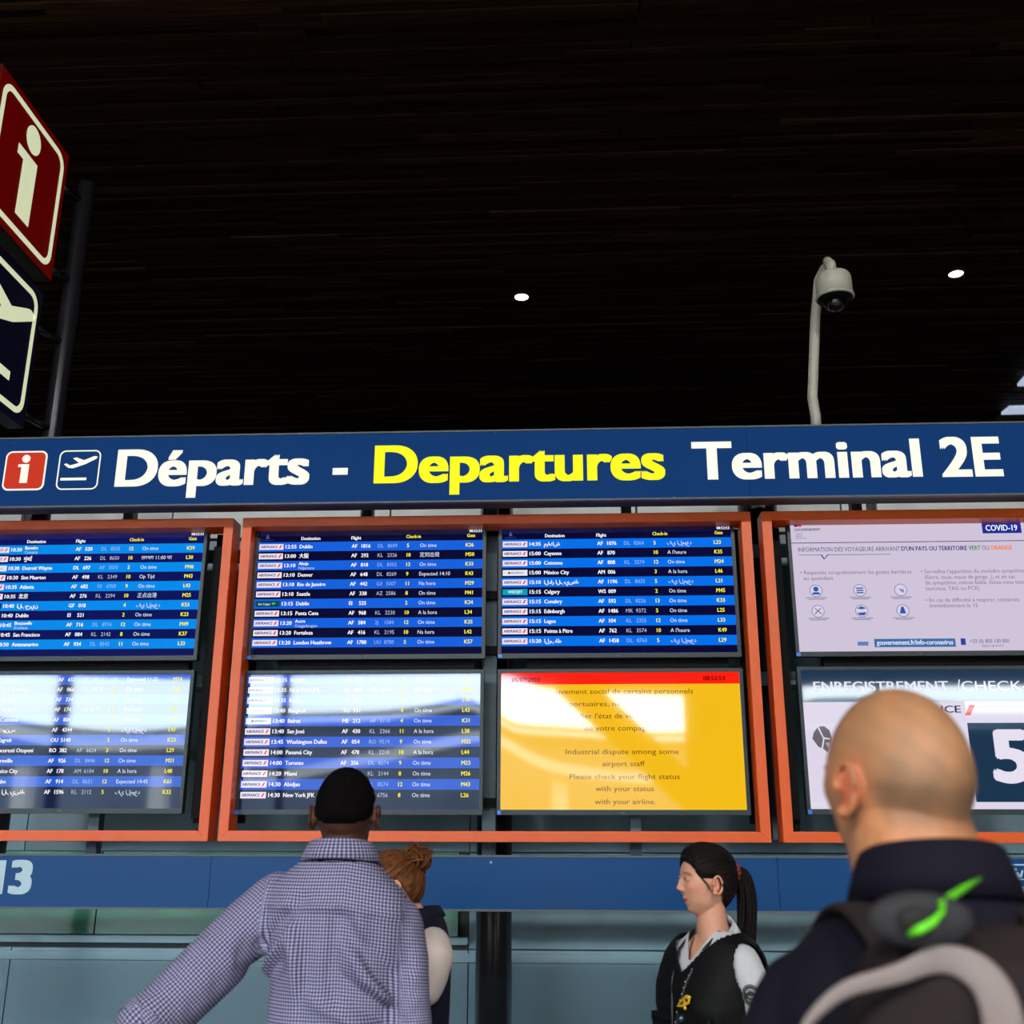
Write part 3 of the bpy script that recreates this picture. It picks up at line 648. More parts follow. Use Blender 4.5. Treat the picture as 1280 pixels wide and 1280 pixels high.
# ------------------------------------------------------------------ projecting square signs on their pole (left)
PY = .34
ptop, pbot = at(108, 232, PY), at(60, 548, PY)
prr = .048
pole = MB().lathe((0, 0, 0), [(prr, 0), (prr, ptop.z), (prr*.9, ptop.z+.012)], 28).build('sign_pole', mat('dark_pole', (44, 46, 54), .28, metal=.4), None, True, loc=(ptop.x, PY, 0))
tag(pole, 'dark round pole carrying the two square projecting signs', 'pole')
PXF = ptop.x-.035            # face plane of the projecting signs (faces right)
def proj_sign(name, label, edge_top, edge_bot, left_pt, face, plate_emit, border, icon, side):
    # square panel in the plane X = const; its right edge stands close to the pole
    a = atx(*edge_top, PXF); b = atx(*edge_bot, PXF)
    yr = (a.y+b.y)/2; zt, zb = a.z, b.z; s = zt-zb
    l = atx(*left_pt, PXF) if left_pt else None
    wd = (yr-l.y) if l else s
    T = thing(name, label, 'sign', (PXF, yr-wd/2, zb))
    t = lambda v: (v[1], v[0]-wd/2, v[2])       # build in x(=world y), y(=depth -> world x), z
    MB().box(0, wd, -.09, 0, 0, s).build('sign_box', side, T, xf=t, bevel=.003)
    MB().box(.004, wd-.004, 0, .003, .004, s-.004).build('face_panel', face, T, xf=t)
    o_, i_ = rrect(s*.055, wd-s*.055, s*.055, s*.945, s*.11), rrect(s*.095, wd-s*.095, s*.095, s*.905, s*.075)
    MB().ring(o_, i_, .003, .005).build('border', border, T, xf=t)
    mb = MB()
    for p in icon(s*.06 if icon is icon_plane else 0, s*.04 if icon is icon_plane else 0, s*.9 if icon is icon_plane else s): mb.prism([(x*wd/s, z) for x, z in p], .003, .005)
    mb.build('pictogram', border, T, xf=t)
    return T, yr, zb, zt, wd
m_lc = mat('dim_lit_cream', (200, 205, 170), .4, emit=(214, 220, 182), es=.8)
m_pr = mat('dim_lit_red', (110, 6, 6), .35, emit=(74, 0, 0), es=.8)
m_pb = mat('dim_lit_navy', (6, 8, 40), .35, emit=(1, 2, 18), es=.6)
r1 = proj_sign('projecting_sign', 'square red information sign with a white i, upper of the two on the left pole', (88, 198), (61.5, 350), (4, 70), m_pr, 1, m_lc, icon_i, m_under)
r2 = proj_sign('projecting_sign', 'square navy sign with a white plane pictogram, lower of the two on the left pole', (55.5, 369), (28.5, 535), None, m_pb, 1, m_lc, icon_plane, m_under)
for T, yr, zb, zt, wd in (r1, r2):
    for f in (.11, .76):
        z = zb+(zt-zb)*f
        MB().tube([(-.022, wd/2-.005, z-zb), (.022, wd/2+max(PY-yr-prr*.92, .03), z-zb)], .021, 14).build('bracket_arm', mat('black_gloss_rod', (12, 12, 14), .25), T, True)

# ------------------------------------------------------------------ dome camera on its pole
m_cw = mat('cream_white_paint', (176, 174, 162), .45)
m_dome = mat('smoked_dome', (6, 6, 7), .05)
DY = .05
D = thing('dome_camera', 'white dome security camera on a bent pole above the right part of the overhead sign', 'camera', (xat(1020, 530, DY), DY, 3.3))
def on_d(mb, name, m, smooth=True): return mb.build(name, m, D, smooth, loc=(-D.location.x, -DY, -3.3))
a = [at(1021, 545, DY), at(1019.5, 520, DY), at(1015.5, 497, DY), at(1016.5, 470, DY), at(1019, 400, DY), at(1023.5, 350, DY)]
top_ = at(1031, 332, DY)
hc = at(1041, 345, DY-.2)
fr_ = at(1038.5, 331.5, DY-.2)
on_d(MB().tube([a[0], a[1], a[2], a[3], a[4], a[5], top_+Vector((0, 0, -.012)), top_+Vector((.004, -.04, 0)), fr_], .0245, 20), 'pole', m_cw)
on_d(MB().lathe((fr_.x, fr_.y, fr_.z), [(.001, .024), (.02, .02), (.025, 0), (.025, -.06)], 24), 'arm_cap', m_cw)
hw = 24.5*4.75/FPX; hz = at(1041, 345, DY-.2).z
on_d(MB().lathe((hc.x, hc.y, hz), [(.001, .014), (hw*.6, .012), (hw-.012, .004), (hw-.004, -.006), (hw, -.02), (hw+.003, -.118)], 40), 'housing', m_cw)
on_d(MB().lathe((hc.x, hc.y, hz-.118), [(hw+.006, .008), (hw+.008, .0), (hw+.003, -.006), (hw-.006, -.008), (.04, -.009)], 40), 'base_ring', m_cw)
on_d(MB().lathe((hc.x, hc.y, hz-.126), [(hw, .0), (hw-.004, -.006), (hw*.62, -.014), (.04, -.016)], 40), 'inner_ring', m_dark)
on_d(MB().lathe((hc.x, hc.y, hz-.138), [(hw*.6, .0), (hw*.59, -.016), (hw*.5, -.036), (hw*.3, -.049), (.002, -.054)], 32), 'dome', m_dome)

# ------------------------------------------------------------------ recessed ceiling lamps
m_bulb = mat('lamp_glow', (255, 240, 220), .5, emit=(255, 236, 208), es=14)
m_ring = mat('lamp_trim', (50, 34, 26), .5)
for k, (px, py) in enumerate([(652, 371), (1195, 342)]):
    q = atz(px, py, CZ-.03)
    T = thing('downlight', ['round recessed ceiling lamp glowing above the middle of the sign', 'round recessed ceiling lamp glowing at the upper right, beyond the dome camera'][k], 'lamp', (q.x, q.y, q.z), 0, 'recessed lamps in the slatted ceiling')
    MB().ring([(.11*math.cos(t*.2618), .11*math.sin(t*.2618)) for t in range(24)], [(.072*math.cos(t*.2618), .072*math.sin(t*.2618)) for t in range(24)], 0, .03).build('trim_ring', m_ring, T, xf=lambda v: (v[0], v[2], v[1]-.008))
    MB().lathe((0, 0, 0), [(.07, -.002), (.07, .02)], 24).build('diffuser', m_bulb, T)
    lamp('downlight_beam', 'SPOT', (q.x, q.y, q.z-.03), 25, (1, .85, .65), spot_size=R(110), shadow_soft_size=.08)
# skylight panels at the right
m_rim = mat('warm_rim', (120, 104, 88), .6); m_dif = mat('pale_diffuser', (200, 215, 235), .5, emit=(175, 190, 215), es=.9)
for k, (pale, rim) in enumerate([([(1281, 473), (1272, 483), (1420, 479), (1420, 464)], [(1272, 483), (1267, 489.5), (1420, 486), (1420, 479)]),
                                 ([(1262, 510.5), (1252, 518.5), (1420, 514.5), (1420, 506)], [(1252, 518.5), (1245, 525.5), (1420, 522), (1420, 514.5)])]):
    c = atz(*pale[0], CZ-.09)
    T = thing('light_panel', ['pale ceiling light panel at the right edge, the farther up of two', 'pale ceiling light panel at the right edge just above the sign'][k], 'lamp', tuple(c), 0, 'light panels at the right edge')
    for q, nm, m in ((pale, 'diffuser', m_dif), (rim, 'rim', m_rim)):
        P = [atz(a, b, CZ-.09)-c for a, b in q]; V = [(p.x, p.y, 0) for p in P]+[(p.x, p.y, .04) for p in P]
        MB().add(V, [(0, 1, 2, 3), (7, 6, 5, 4)]+[(i, (i+1) % 4, (i+1) % 4+4, i+4) for i in range(4)]).build(nm, m, T)

# ================================================================== PEOPLE
def nz(v): return v/np.maximum(np.linalg.norm(v, axis=-1, keepdims=True), 1e-9)
def ell(c, r, nu=24, nv=16, rot=None):
    V = [(0, 0, -1)]
    for j in range(1, nv):
        t = math.pi*j/nv - math.pi/2
        for i in range(nu):
            a = 2*math.pi*i/nu; V.append((math.cos(t)*math.cos(a), math.cos(t)*math.sin(a), math.sin(t)))
    V.append((0, 0, 1)); V = np.array(V)*np.array(r)
    if rot is not None: V = V @ np.array(rot).T
    V = V+np.array(c); F = []
    for i in range(nu): F.append((0, 1+(i+1) % nu, 1+i))
    for j in range(nv-2):
        for i in range(nu): a = 1+j*nu+i; b = 1+j*nu+(i+1) % nu; F.append((a, b, b+nu, a+nu))
    k = len(V)-1
    for i in range(nu): F.append((k, k-nu+i, k-nu+(i+1) % nu))
    return V, F
def limb(pts, rad, flat=1.0, fdir=(0, 0, 1), seg=20, ends=True):
    """round-ended tapered tube through pts; flat squashes it along fdir"""
    P = [np.array(p, float) for p in pts]; n = len(P); V = []; F = []
    rings = []; d0 = nz(P[1]-P[0]); d1 = nz(P[-1]-P[-2])
    if ends:
        for a in (80, 55, 28): rings.append((P[0]-d0*rad[0]*math.sin(R(a)), rad[0]*math.cos(R(a)), d0))
    for i in range(n): rings.append((P[i], rad[i], nz(P[min(i+1, n-1)]-P[max(i-1, 0)])))
    if ends:
        for a in (28, 55, 80): rings.append((P[-1]+d1*rad[-1]*math.sin(R(a)), rad[-1]*math.cos(R(a)), d1))
    fd = np.array(fdir, float)
    for c, r, t in rings:
        w = fd-t*fd.dot(t)
        if np.linalg.norm(w) < .05: w = np.array([1., 0, 0])-t*t[0]
        w = nz(w); u = np.cross(t, w)
        for k in range(seg):
            a = 2*math.pi*k/seg; V.append(c+u*math.cos(a)*r+w*math.sin(a)*r*flat)
    m = len(rings)
    F = [(i*seg+k, i*seg+(k+1) % seg, (i+1)*seg+(k+1) % seg, (i+1)*seg+k) for i in range(m-1) for k in range(seg)]
    F += [tuple(range(seg))[::-1], tuple((m-1)*seg+k for k in range(seg))]
    return np.array(V), F
def loft(rings, seg=36, n=2.4):
    """rings (z, rx, ry, cx, cy), superellipse sections, closed ends"""
    V = []
    for z, rx, ry, cx, cy in rings:
        for k in range(seg):
            a = 2*math.pi*k/seg; c, s_ = math.cos(a), math.sin(a)
            V.append((cx+rx*math.copysign(abs(c)**(2/n), c), cy+ry*math.copysign(abs(s_)**(2/n), s_), z))
    m = len(rings); F = [(i*seg+k, i*seg+(k+1) % seg, (i+1)*seg+(k+1) % seg, (i+1)*seg+k) for i in range(m-1) for k in range(seg)]
    F += [tuple(range(seg))[::-1], tuple((m-1)*seg+k for k in range(seg))]
    return np.array(V), F
def blob(prims, voxel, smooth=4, fac=.5):
    V = []; F = []; k = 0
    for v, f in prims: V += [tuple(x) for x in v]; F += [tuple(i+k for i in g) for g in f]; k += len(v)
    me = bpy.data.meshes.new('b'); me.from_pydata(V, [], F)
    bm = bmesh.new(); bm.from_mesh(me); bmesh.ops.recalc_face_normals(bm, faces=bm.faces); bm.to_mesh(me); bm.free()
    o = bpy.data.objects.new('b', me); scene.collection.objects.link(o)
    m = o.modifiers.new('r', 'REMESH'); m.mode = 'VOXEL'; m.voxel_size = voxel
    if smooth: q = o.modifiers.new('s', 'SMOOTH'); q.factor = fac; q.iterations = smooth
    bpy.context.view_layer.update()
    e = bpy.data.meshes.new_from_object(o.evaluated_get(bpy.context.evaluated_depsgraph_get()))
    bpy.data.objects.remove(o); bpy.data.meshes.remove(me)
    return e
def getV(me): a = np.empty(len(me.vertices)*3, np.float32); me.vertices.foreach_get('co', a); return a.reshape(-1, 3).astype(float)
def setV(me, V): me.vertices.foreach_set('co', V.astype(np.float32).ravel()); me.update()
def getN(me): a = np.empty(len(me.vertices)*3, np.float32); me.vertices.foreach_get('normal', a); return a.reshape(-1, 3).astype(float)
def setcol(me, C):
    C = np.concatenate([C, np.ones((len(C), 1))], 1).astype(np.float32)
    ca = me.color_attributes.new('Col', 'FLOAT_COLOR', 'POINT'); ca.data.foreach_set('color', C.ravel())
def keep(me, mask):           # keep faces all of whose vertices are in mask
    bm = bmesh.new(); bm.from_mesh(me); bm.verts.ensure_lookup_table()
    bmesh.ops.delete(bm, geom=[v for v in bm.verts if not mask[v.index]], context='VERTS'); bm.to_mesh(me); bm.free(); me.update()
def finish(name, me, m, parent, smooth=True):
    me.name = name; me.materials.clear(); me.materials.append(m)
    me.polygons.foreach_set('use_smooth', [smooth]*len(me.polygons)); me.update()
    return link(bpy.data.objects.new(name, me), parent)
def sseg(V, a, b):             # distance of V to the segment ab and parameter
    a = np.array(a, float); b = np.array(b, float); d = b-a; t = np.clip(((V-a) @ d)/d.dot(d), 0, 1)
    return np.linalg.norm(V-(a+t[:, None]*d), axis=1), t
def gs(x, w): return np.exp(-(x/w)**2)

def head_mesh(male=True, fat=0.0):
    """sculpted head, origin at its centre, facing +Y, about .235 m tall"""
    V, F = ell((0, 0, 0), (1, 1, 1), 96, 72)
    n = V.copy()
    x, y, z = n[:, 0], n[:, 1], n[:, 2]
    X = .076*x; Y = np.where(y > 0, .090, .098)*y; Z = np.where(z > 0, .108, .120)*z
    low = np.clip(-Z/.12, 0, 1)
    X = X*(1-.30*low**1.3*(1 if male else 1.15)); Y = np.where(Y < 0, Y*(1-.42*low**1.2), Y*(1-.04*low))
    Y = np.where(Y > 0, Y-.10*np.clip(Y-.055, 0, 1)*2, Y)         # flatter face
    V = np.stack([X, Y, Z], 1)
    B = []
    def b(c, s, d, sym=False):
        B.append((c, s, d))
        if sym: B.append(((-c[0], c[1], c[2]), s, (-d[0], d[1], d[2])))
    b((0, .078, -.100), (.022, .03, .02), (0, .013 if male else .010, -.005))
    b((.048, .015, -.075), (.02, .035, .025), (.009 if male else .004, 0, -.003), True)
    b((.024, .085, .026), (.02, .02, .010), (0, .005 if male else .002, 0), True)
    b((0, .085, .020), (.012, .03, .012), (0, -.002, 0))
    b((.030, .082, .006), (.014, .02, .011), (0, -.010, 0), True)
    b((.043, .065, -.018), (.02, .03, .018), (.004, .003, 0), True)
    b((0, .088, .004), (.0085, .03, .012), (0, .006, 0))
    b((0, .088, -.012), (.0085, .03, .012), (0, .012, 0))
    b((0, .088, -.026), (.0105, .03, .0095), (0, .019, .001))
    b((.010, .088, -.030), (.007, .02, .007), (.003, .008, 0), True)
    b((0, .088, -.045), (.012, .03, .006), (0, -.001, 0))
    b((0, .086, -.0565), (.020, .03, .005), (0, .0065, 0))
    b((0, .086, -.0695), (.017, .03, .0055), (0, .0065, 0))
    b((0, .086, -.0630), (.022, .03, .0022), (0, -.0045, 0))
    b((0, .086, -.082), (.018, .03, .007), (0, -.004, 0))
    b((.075, -.02, .02), (.02, .05, .05), (-.003 + fat, 0, 0), True)
    b((0, -.08, -.05), (.05, .03, .03), (0, -.004-fat, 0))
    V0 = V.copy()
    for c, s_, d in B:
        g = np.exp(-(((V0-np.array(c))/np.array(s_))**2).sum(1)); V = V+g[:, None]*np.array(d)
    return V, F
def ear_prims(sc=1.0):
    out = []
    for s_ in (-1, 1):
        c = np.array([s_*.0765, -.008, -.012]); pts = []
        for k in range(15):
            a = R(-120+k*300/14); pts.append(c+np.array([s_*(.010+.006*math.sin(a)*0+.006), -.004+.0155*math.cos(a)*-1*-1*(-1), .029*math.sin(a)])*sc*np.array([1, 1, 1]))
        out.append(limb(pts, [.0042*sc]*15, seg=8))
        out.append(ell(c+np.array([s_*.004, -.001, 0]), (.009, .014*sc, .027*sc), 14, 10))
        out.append(ell(c+np.array([s_*.009, .004, -.026*sc]), (.005, .009*sc, .010*sc), 10, 8))
    return out
def hand_prims(w, d, side, curl=.35, palm_n=(0, 1, 0)):
    """palm, four unequal fingers and a side thumb; w wrist point, d direction of the hand"""
    w = np.array(w, float); d = nz(np.array(d, float)); pn = np.array(palm_n, float); pn = nz(pn-d*pn.dot(d)); s_ = np.cross(d, pn)*side
    out = [limb([w, w+d*.05, w+d*.085], [.024, .034, .036], .42, pn)]
    for k, (L, off) in enumerate([(.070, .030), (.080, .010), (.074, -.010), (.058, -.029)]):
        p = w+d*.088+s_*off; dd = d; pts = [p]; 
        for seg_, fr in enumerate((.45, .3, .25)):
            a = curl*(seg_+1)*.75; dd = nz(d*math.cos(a)+pn*math.sin(a)); pts.append(pts[-1]+dd*L*fr)
        out.append(limb(pts, [.0098, .009, .0083, .0072], seg=10))
    t0 = w+d*.030+s_*.026
    out.append(limb([t0, t0+(d*.6+s_*.6+pn*.3)*.035, t0+(d*.95+s_*.45+pn*.45)*.062, t0+(d*1.0+s_*.3+pn*.55)*.080], [.013, .012, .0105, .0085], seg=10))
    return out
def rotm(yaw, pitch=0, roll=0):
    return np.array((Matrix.Rotation(yaw, 3, 'Z') @ Matrix.Rotation(pitch, 3, 'X') @ Matrix.Rotation(roll, 3, 'Y')))
m_skin_attr = {}
def put_eye(root, sx, hc, M, hs, skin, iris_rgb, iris_name, dy=.0685):
    c = hc+(np.array((sx*.0300, dy, .006))*hs) @ M.T; r = .0122*hs
    v, f = ell((0, 0, 0), (r, r, r), 24, 16); e = meshobj('eye', v+c, f, mat('eye_white', (188, 182, 178), .2), root, True)
    g_ = nz(M @ np.array([0, 1., -.03])); u1 = nz(np.cross(g_, [0, 0, 1])); u2 = np.cross(u1, g_)
    for nm, r_, off, m_ in (('iris', .0058*hs, r*.90, mat(iris_name, iris_rgb, .15)), ('pupil', .0026*hs, r*.99, mat('pupil_black', (5, 5, 6), .1))):
        ring = [c+g_*off+u1*math.cos(a)*r_+u2*math.sin(a)*r_ for a in np.linspace(0, 6.283, 19)[:-1]]
        meshobj(nm, ring+[c+g_*(off+r*.12)], [(i, (i+1) % 18, 18) for i in range(18)], m_, e, True)
    v, f = ell((0, 0, 0), (r*1.13, r*1.13, r*1.13), 36, 48)
    el_ = np.degrees(np.arctan2(v[:, 2], np.maximum(v[:, 1], 1e-6))); az = np.degrees(np.arctan2(v[:, 0], np.maximum(v[:, 1], 1e-6)))
    wide = np.clip(1-(az/62)**2, 0, 1); k = (v[:, 1] > -.002) & ((el_ > 20*wide-4) | (el_ < -17*wide-4))
    vv = c+v @ M.T; me = bpy.data.meshes.new('eyelid'); me.from_pydata([tuple(p) for p in vv], [], f); keep(me, k)
    o = finish('eyelid', me, skin, root)
    lash = [(c+(np.array([math.sin(R(a)), math.cos(R(a))*math.cos(R(20*(1-(a/62)**2)-4)), math.sin(R(20*(1-(a/62)**2)-4))])*r*1.16) @ M.T) for a in range(-58, 59, 8)]
    MB().tube(lash, .0009*hs, 6).build('lash_line', mat('lash_dark', (26, 18, 16), .7), root, True)
def skin_mat(name): return mat(name, (200, 150, 120), .5, attr='Col', noise=.06, nscale=60, bump=.12, bscale=220, sss=.04, spec=.35)

def make_body(root, H, skin, arms, head_c, hyaw, hpitch, headV, name, hs=1.0, voxel=.0038, paint=None, girth=1.0, hands=(True, True), hroll=0, nk=1.0):
    s_ = H/1.75; P = []
    g = girth
    P.append(loft([(z*s_, rx*s_*g, ry*s_*g, 0, cy*s_) for z, rx, ry, cy in
        [(.80, .10, .08, 0), (.86, .155, .10, 0), (.95, .16, .105, 0), (1.05, .145, .10, 0), (1.15, .145, .10, 0), (1.25, .16, .105, 0), (1.33, .17, .105, 0), (1.39, .165, .09, -.005), (1.43, .13, .07, -.01), (1.46, .08, .06, -.012)]]))
    for sx in (-1, 1):
        P.append(limb([(sx*.085*s_, 0, .86*s_), (sx*.09*s_, .01, .68*s_), (sx*.09*s_, .01, .50*s_), (sx*.095*s_, -.015, .34*s_), (sx*.095*s_, -.01, .09*s_)], [.085*s_, .07*s_, .05*s_, .05*s_, .036*s_]))
        P.append(limb([(sx*.095*s_, -.03, .045*s_), (sx*.10*s_, .06, .035*s_), (sx*.105*s_, .14, .03*s_)], [.036*s_, .034*s_, .026*s_], .8))
    for side, (sh, el_, wr, hd) in zip((-1, 1), arms):
        sh = (sh[0]-side*.026, sh[1], sh[2]-.026)
        P.append(limb([np.array(sh)*s_, np.array(sh)*s_*.45+np.array(el_)*s_*.55, np.array(el_)*s_], [.042*s_, .041*s_, .038*s_], 1, (0, 1, 0)))
        P.append(limb([np.array(el_)*s_, np.array(el_)*s_*.6+np.array(wr)*s_*.4, np.array(wr)*s_], [.038*s_, .036*s_, .024*s_]))
        P += hand_prims(np.array(wr)*s_, hd, side)
    M = rotm(hyaw, hpitch, hroll); hc_ = np.array(head_c)*s_
    nb = np.array([0, -.012, 1.42])*s_; nt = hc_+M @ (np.array([0, -.018, -.055])*hs)
    P.append(limb([nb, nb*.5+nt*.5, nt], [.060*s_*g*nk, .054*s_*g*nk, .056*s_*g*hs*nk**.6], 1, seg=28))
    hv, hf = headV; P.append((hc_+(hv*hs) @ M.T, hf))
    for v, f in ear_prims(): P.append((hc_+(v*hs) @ M.T, f))
    me = blob(P, voxel, 2, .5)
    V = getV(me); L = ((V-hc_) @ M)/hs          # head-local coordinates
    C = np.tile(np.array(s2l(skin)), (len(V), 1))
    if paint: C = paint(L, C, V/s_)
    setcol(me, C)
    finish('body', me, skin_mat(name), root)
    return s_, M, hc_
def mix(C, m, col): m = np.clip(m, 0, 1)[:, None]; return C*(1-m)+np.array(s2l(col))*m
def sm(x, a, b): t = np.clip((x-a)/(b-a), 0, 1); return t*t*(3-2*t)

def scalp(headV, hair_line, thick, M, hc_, hs, name, m, root, rough=.0015, seed=1, extra=None, dens=None):
    V, F = headV; V = V.copy()
    f = hair_line(V)                            # >0 where hair grows
    me = bpy.data.meshes.new(name); me.from_pydata([tuple(v) for v in V], [], F); me.update()
    N = getN(me); r = np.random.default_rng(seed)
    th = thick(V) if callable(thick) else thick
    w = sm(f, 0, .014)
    V2 = V+N*((th*w+.0022*(f > -.004))[:, None])
    if extra: V2 = extra(V2, N)
    V2 = V2+N*(r.normal(0, rough, len(V)))[:, None]*w[:, None]
    setV(me, hc_+(V2*hs) @ M.T)
    keep(me, f > -.004)
    bm = bmesh.new(); bm.from_mesh(me); bmesh.ops.recalc_face_normals(bm, faces=bm.faces); bm.to_mesh(me); bm.free()
    return finish(name, me, m, root)

def trousers(root, s_, m, shoe, sole=None):
    P = [loft([(z*s_, rx*s_, ry*s_, 0, 0) for z, rx, ry in [(.78, .12, .09), (.83, .175, .125), (.92, .18, .128), (1.0, .172, .122), (1.02, .17, .12)]])]
    for sx in (-1, 1):
        P.append(limb([(sx*.088*s_, 0, .84*s_), (sx*.092*s_, .005, .65*s_), (sx*.092*s_, .005, .48*s_), (sx*.095*s_, -.01, .3*s_), (sx*.095*s_, -.008, .11*s_)], [.098*s_, .085*s_, .068*s_, .064*s_, .062*s_], seg=24))
    finish('trousers', blob(P, .008, 4), m, root)
    for sx in (-1, 1):
        P = [limb([(sx*.095*s_, -.045*s_, .052*s_), (sx*.10*s_, .05*s_, .05*s_), (sx*.107*s_, .155*s_, .04*s_)], [.050*s_, .050*s_, .042*s_], .8), limb([(sx*.095*s_, -.01*s_, .06*s_), (sx*.095*s_, -.005*s_, .12*s_)], [.045*s_, .045*s_])]
        me = blob(P, .006, 3); V = getV(me); V[:, 2] = np.maximum(V[:, 2], .0); setV(me, V); finish('shoe', me, shoe, root)

def uvset(me, U):
    ul = me.uv_layers.new(name='UVMap'); li = np.empty(len(me.loops), np.int32); me.loops.foreach_get('vertex_index', li)
    ul.data.foreach_set('uv', U[li].astype(np.float32).ravel())
def base(px, py, depth):        # ground point below what is seen at a pixel, at this distance from the lens along Y
    d = ray(px, py); q = CAM+d*(depth/d.y); return q

# ------------------------------------------------------------------ man in the checked shirt
q = base(431, 957, 3.05)
MAN = thing('person', 'person seen from behind in a fine checked shirt, short black hair', 'person', (q.x+.005, q.y, 0), R(-3))
HM = q.z*1.75/1.722; s1 = HM/1.75*1.0
hv = head_mesh(True)
def paint_dark(L, C, V):
    x, y, z = L.T
    hair = sm(z+.35*np.abs(y+.02)*0, -.028, -.020)*(y < .03)
    C = mix(C, gs(x-np.sign(x)*.08, .012)*gs(z+.01, .03)*.5, (96, 52, 38))
    C = mix(C, gs(y-.09, .02)*gs(z+.063, .01), (110, 60, 54))
    return C
ARMS = [((-.165, 0, 1.40), (-.365, -.11, 1.165), (-.50, -.30, 1.03), (-.6, -.7, -.3)), ((.148, 0, 1.372), (.186, -.03, 1.10), (.18, .13, .88), (.0, .5, -.85))]
s_, M, hc_ = make_body(MAN, HM, (66, 38, 28), ARMS, (0.0, .012, 1.608), R(3), R(4), hv, 'dark_skin', paint=paint_dark, hs=.945*s1, nk=1.26, girth=.82)
m_hair_b = mat('black_short_hair', (8, 6, 6), .9, spec=.06, noise=.4, nscale=220, bump=.6, bscale=300)
def hl_dark(V):
    x, y, z = V.T; yy = [-.12, -.07, -.045, -.025, -.012, .02, .045, .058, .075, .1]; hh = [-.022, -.022, -.018, -.012, .016, .020, .014, .040, .066, .078]
    return z-np.interp(y, yy, hh)
scalp(hv, hl_dark, .006, M, hc_, .945*s1, 'hair', m_hair_b, MAN, .0008)
trousers(MAN, s_, mat('charcoal_trousers', (34, 36, 44), .8, noise=.1), mat('black_leather', (12, 11, 11), .35))
for sx in (-1, 1): put_eye(MAN, sx, hc_, M, .945*s1, mat('eyelid_dark', (60, 36, 27), .5), (40, 26, 18), 'iris_dark_brown')
# the shirt: one loose garment with sleeves rolled at the elbow, checks woven along its own cloth
def shirt_material():
    m = mat('checked_shirt', (170, 172, 205), .85, spec=.15); nt = m.node_tree; b = nt.nodes['Principled BSDF']
    uv = nt.nodes.new('ShaderNodeUVMap'); uv.uv_map = 'UVMap'; sp = nt.nodes.new('ShaderNodeSeparateXYZ'); nt.links.new(uv.outputs['UV'], sp.inputs[0])
    def band(o, p, w):
        a = nt.nodes.new('ShaderNodeMath'); a.operation = 'MULTIPLY'; a.inputs[1].default_value = 1/p; nt.links.new(o, a.inputs[0])
        f = nt.nodes.new('ShaderNodeMath'); f.operation = 'FRACT'; nt.links.new(a.outputs[0], f.inputs[0])
        l = nt.nodes.new('ShaderNodeMath'); l.operation = 'LESS_THAN'; l.inputs[1].default_value = w; nt.links.new(f.outputs[0], l.inputs[0]); return l.outputs[0]
    bu, bv = band(sp.outputs[0], .0083, .46), band(sp.outputs[1], .0083, .46)
    add = nt.nodes.new('ShaderNodeMath'); add.operation = 'ADD'; nt.links.new(bu, add.inputs[0]); nt.links.new(bv, add.inputs[1])
    hf = nt.nodes.new('ShaderNodeMath'); hf.operation = 'MULTIPLY'; hf.inputs[1].default_value = .5; nt.links.new(add.outputs[0], hf.inputs[0])
    cr = nt.nodes.new('ShaderNodeValToRGB'); cr.color_ramp.elements[0].color = (*s2l((158, 156, 182)), 1); cr.color_ramp.elements[1].color = (*s2l((32, 34, 60)), 1)
    e = cr.color_ramp.elements.new(.5); e.color = (*s2l((90, 90, 122)), 1)
    nt.links.new(hf.outputs[0], cr.inputs['Fac']); nt.links.new(cr.outputs['Color'], b.inputs['Base Color']); return m
m_shirt = shirt_material()
def arr(p): return np.array(p, float)*s_
SR = [(.84, .172, .135, .0), (.95, .178, .138, .0), (1.05, .170, .135, .0), (1.15, .168, .132, -.002), (1.24, .172, .134, -.004), (1.31, .180, .132, -.006), (1.36, .184, .128, -.008), (1.40, .180, .118, -.012), (1.435, .160, .106, -.014), (1.465, .128, .092, -.014), (1.49, .10, .08, -.012), (1.505, .08, .07, -.01)]
P = [loft([(z*s_, rx*s_, ry*s_, 0, cy*s_) for z, rx, ry, cy in SR])]
sl = []
for sx, (sh, el_, wr, hd) in zip((-1, 1), ARMS):
    a, b_, c = arr(sh)+np.array([0, 0, -.012]), arr(el_), arr(wr); e2 = b_+(c-b_)*(.30 if sx < 0 else .75)
    if sx < 0: pts, rr = [a-np.array([sx*.01, 0, 0]), a*.72+b_*.28, a*.4+b_*.6, b_, e2], [.075, .078, .076, .072, .066]
    else: pts, rr = [a-np.array([sx*.01, 0, -.004]), a*.72+b_*.28, a*.4+b_*.6, b_, e2], [.066, .066, .060, .057, .054]
    P.append(limb(pts, [r*s_ for r in rr], 1, (0, 1, 0), 28)); sl.append(pts)
me = blob(P, .0065, 7)
V = getV(me); N = getN(me)
# woven coordinates: around the trunk / along each sleeve
ang = np.arctan2(V[:, 0], -(V[:, 1])); U = np.stack([ang*.165, V[:, 2]], 1)
U[:, 0] = np.where(V[:, 1] < 0, V[:, 0]*.85+ang*.03, U[:, 0])
for sx, pts in zip((-1, 1), sl):
    a, b_ = pts[1], pts[3]; d, t = sseg(V, pts[0], b_); d2, t2 = sseg(V, b_, pts[4])
    ax = nz(b_-a); far = sx*V[:, 0] > (.172 if sx < 0 else .168)*s_
    on = far & (np.minimum(d, d2) < .11)
    along = (V-a) @ ax; perp = V-a-along[:, None]*ax; w1 = nz(np.cross(ax, [0, 1, 0])); w2 = np.cross(ax, w1)
    th = np.arctan2(perp @ w1, perp @ w2)
    U[on, 0] = (th*.07)[on]; U[on, 1] = along[on]
uvset(me, U)
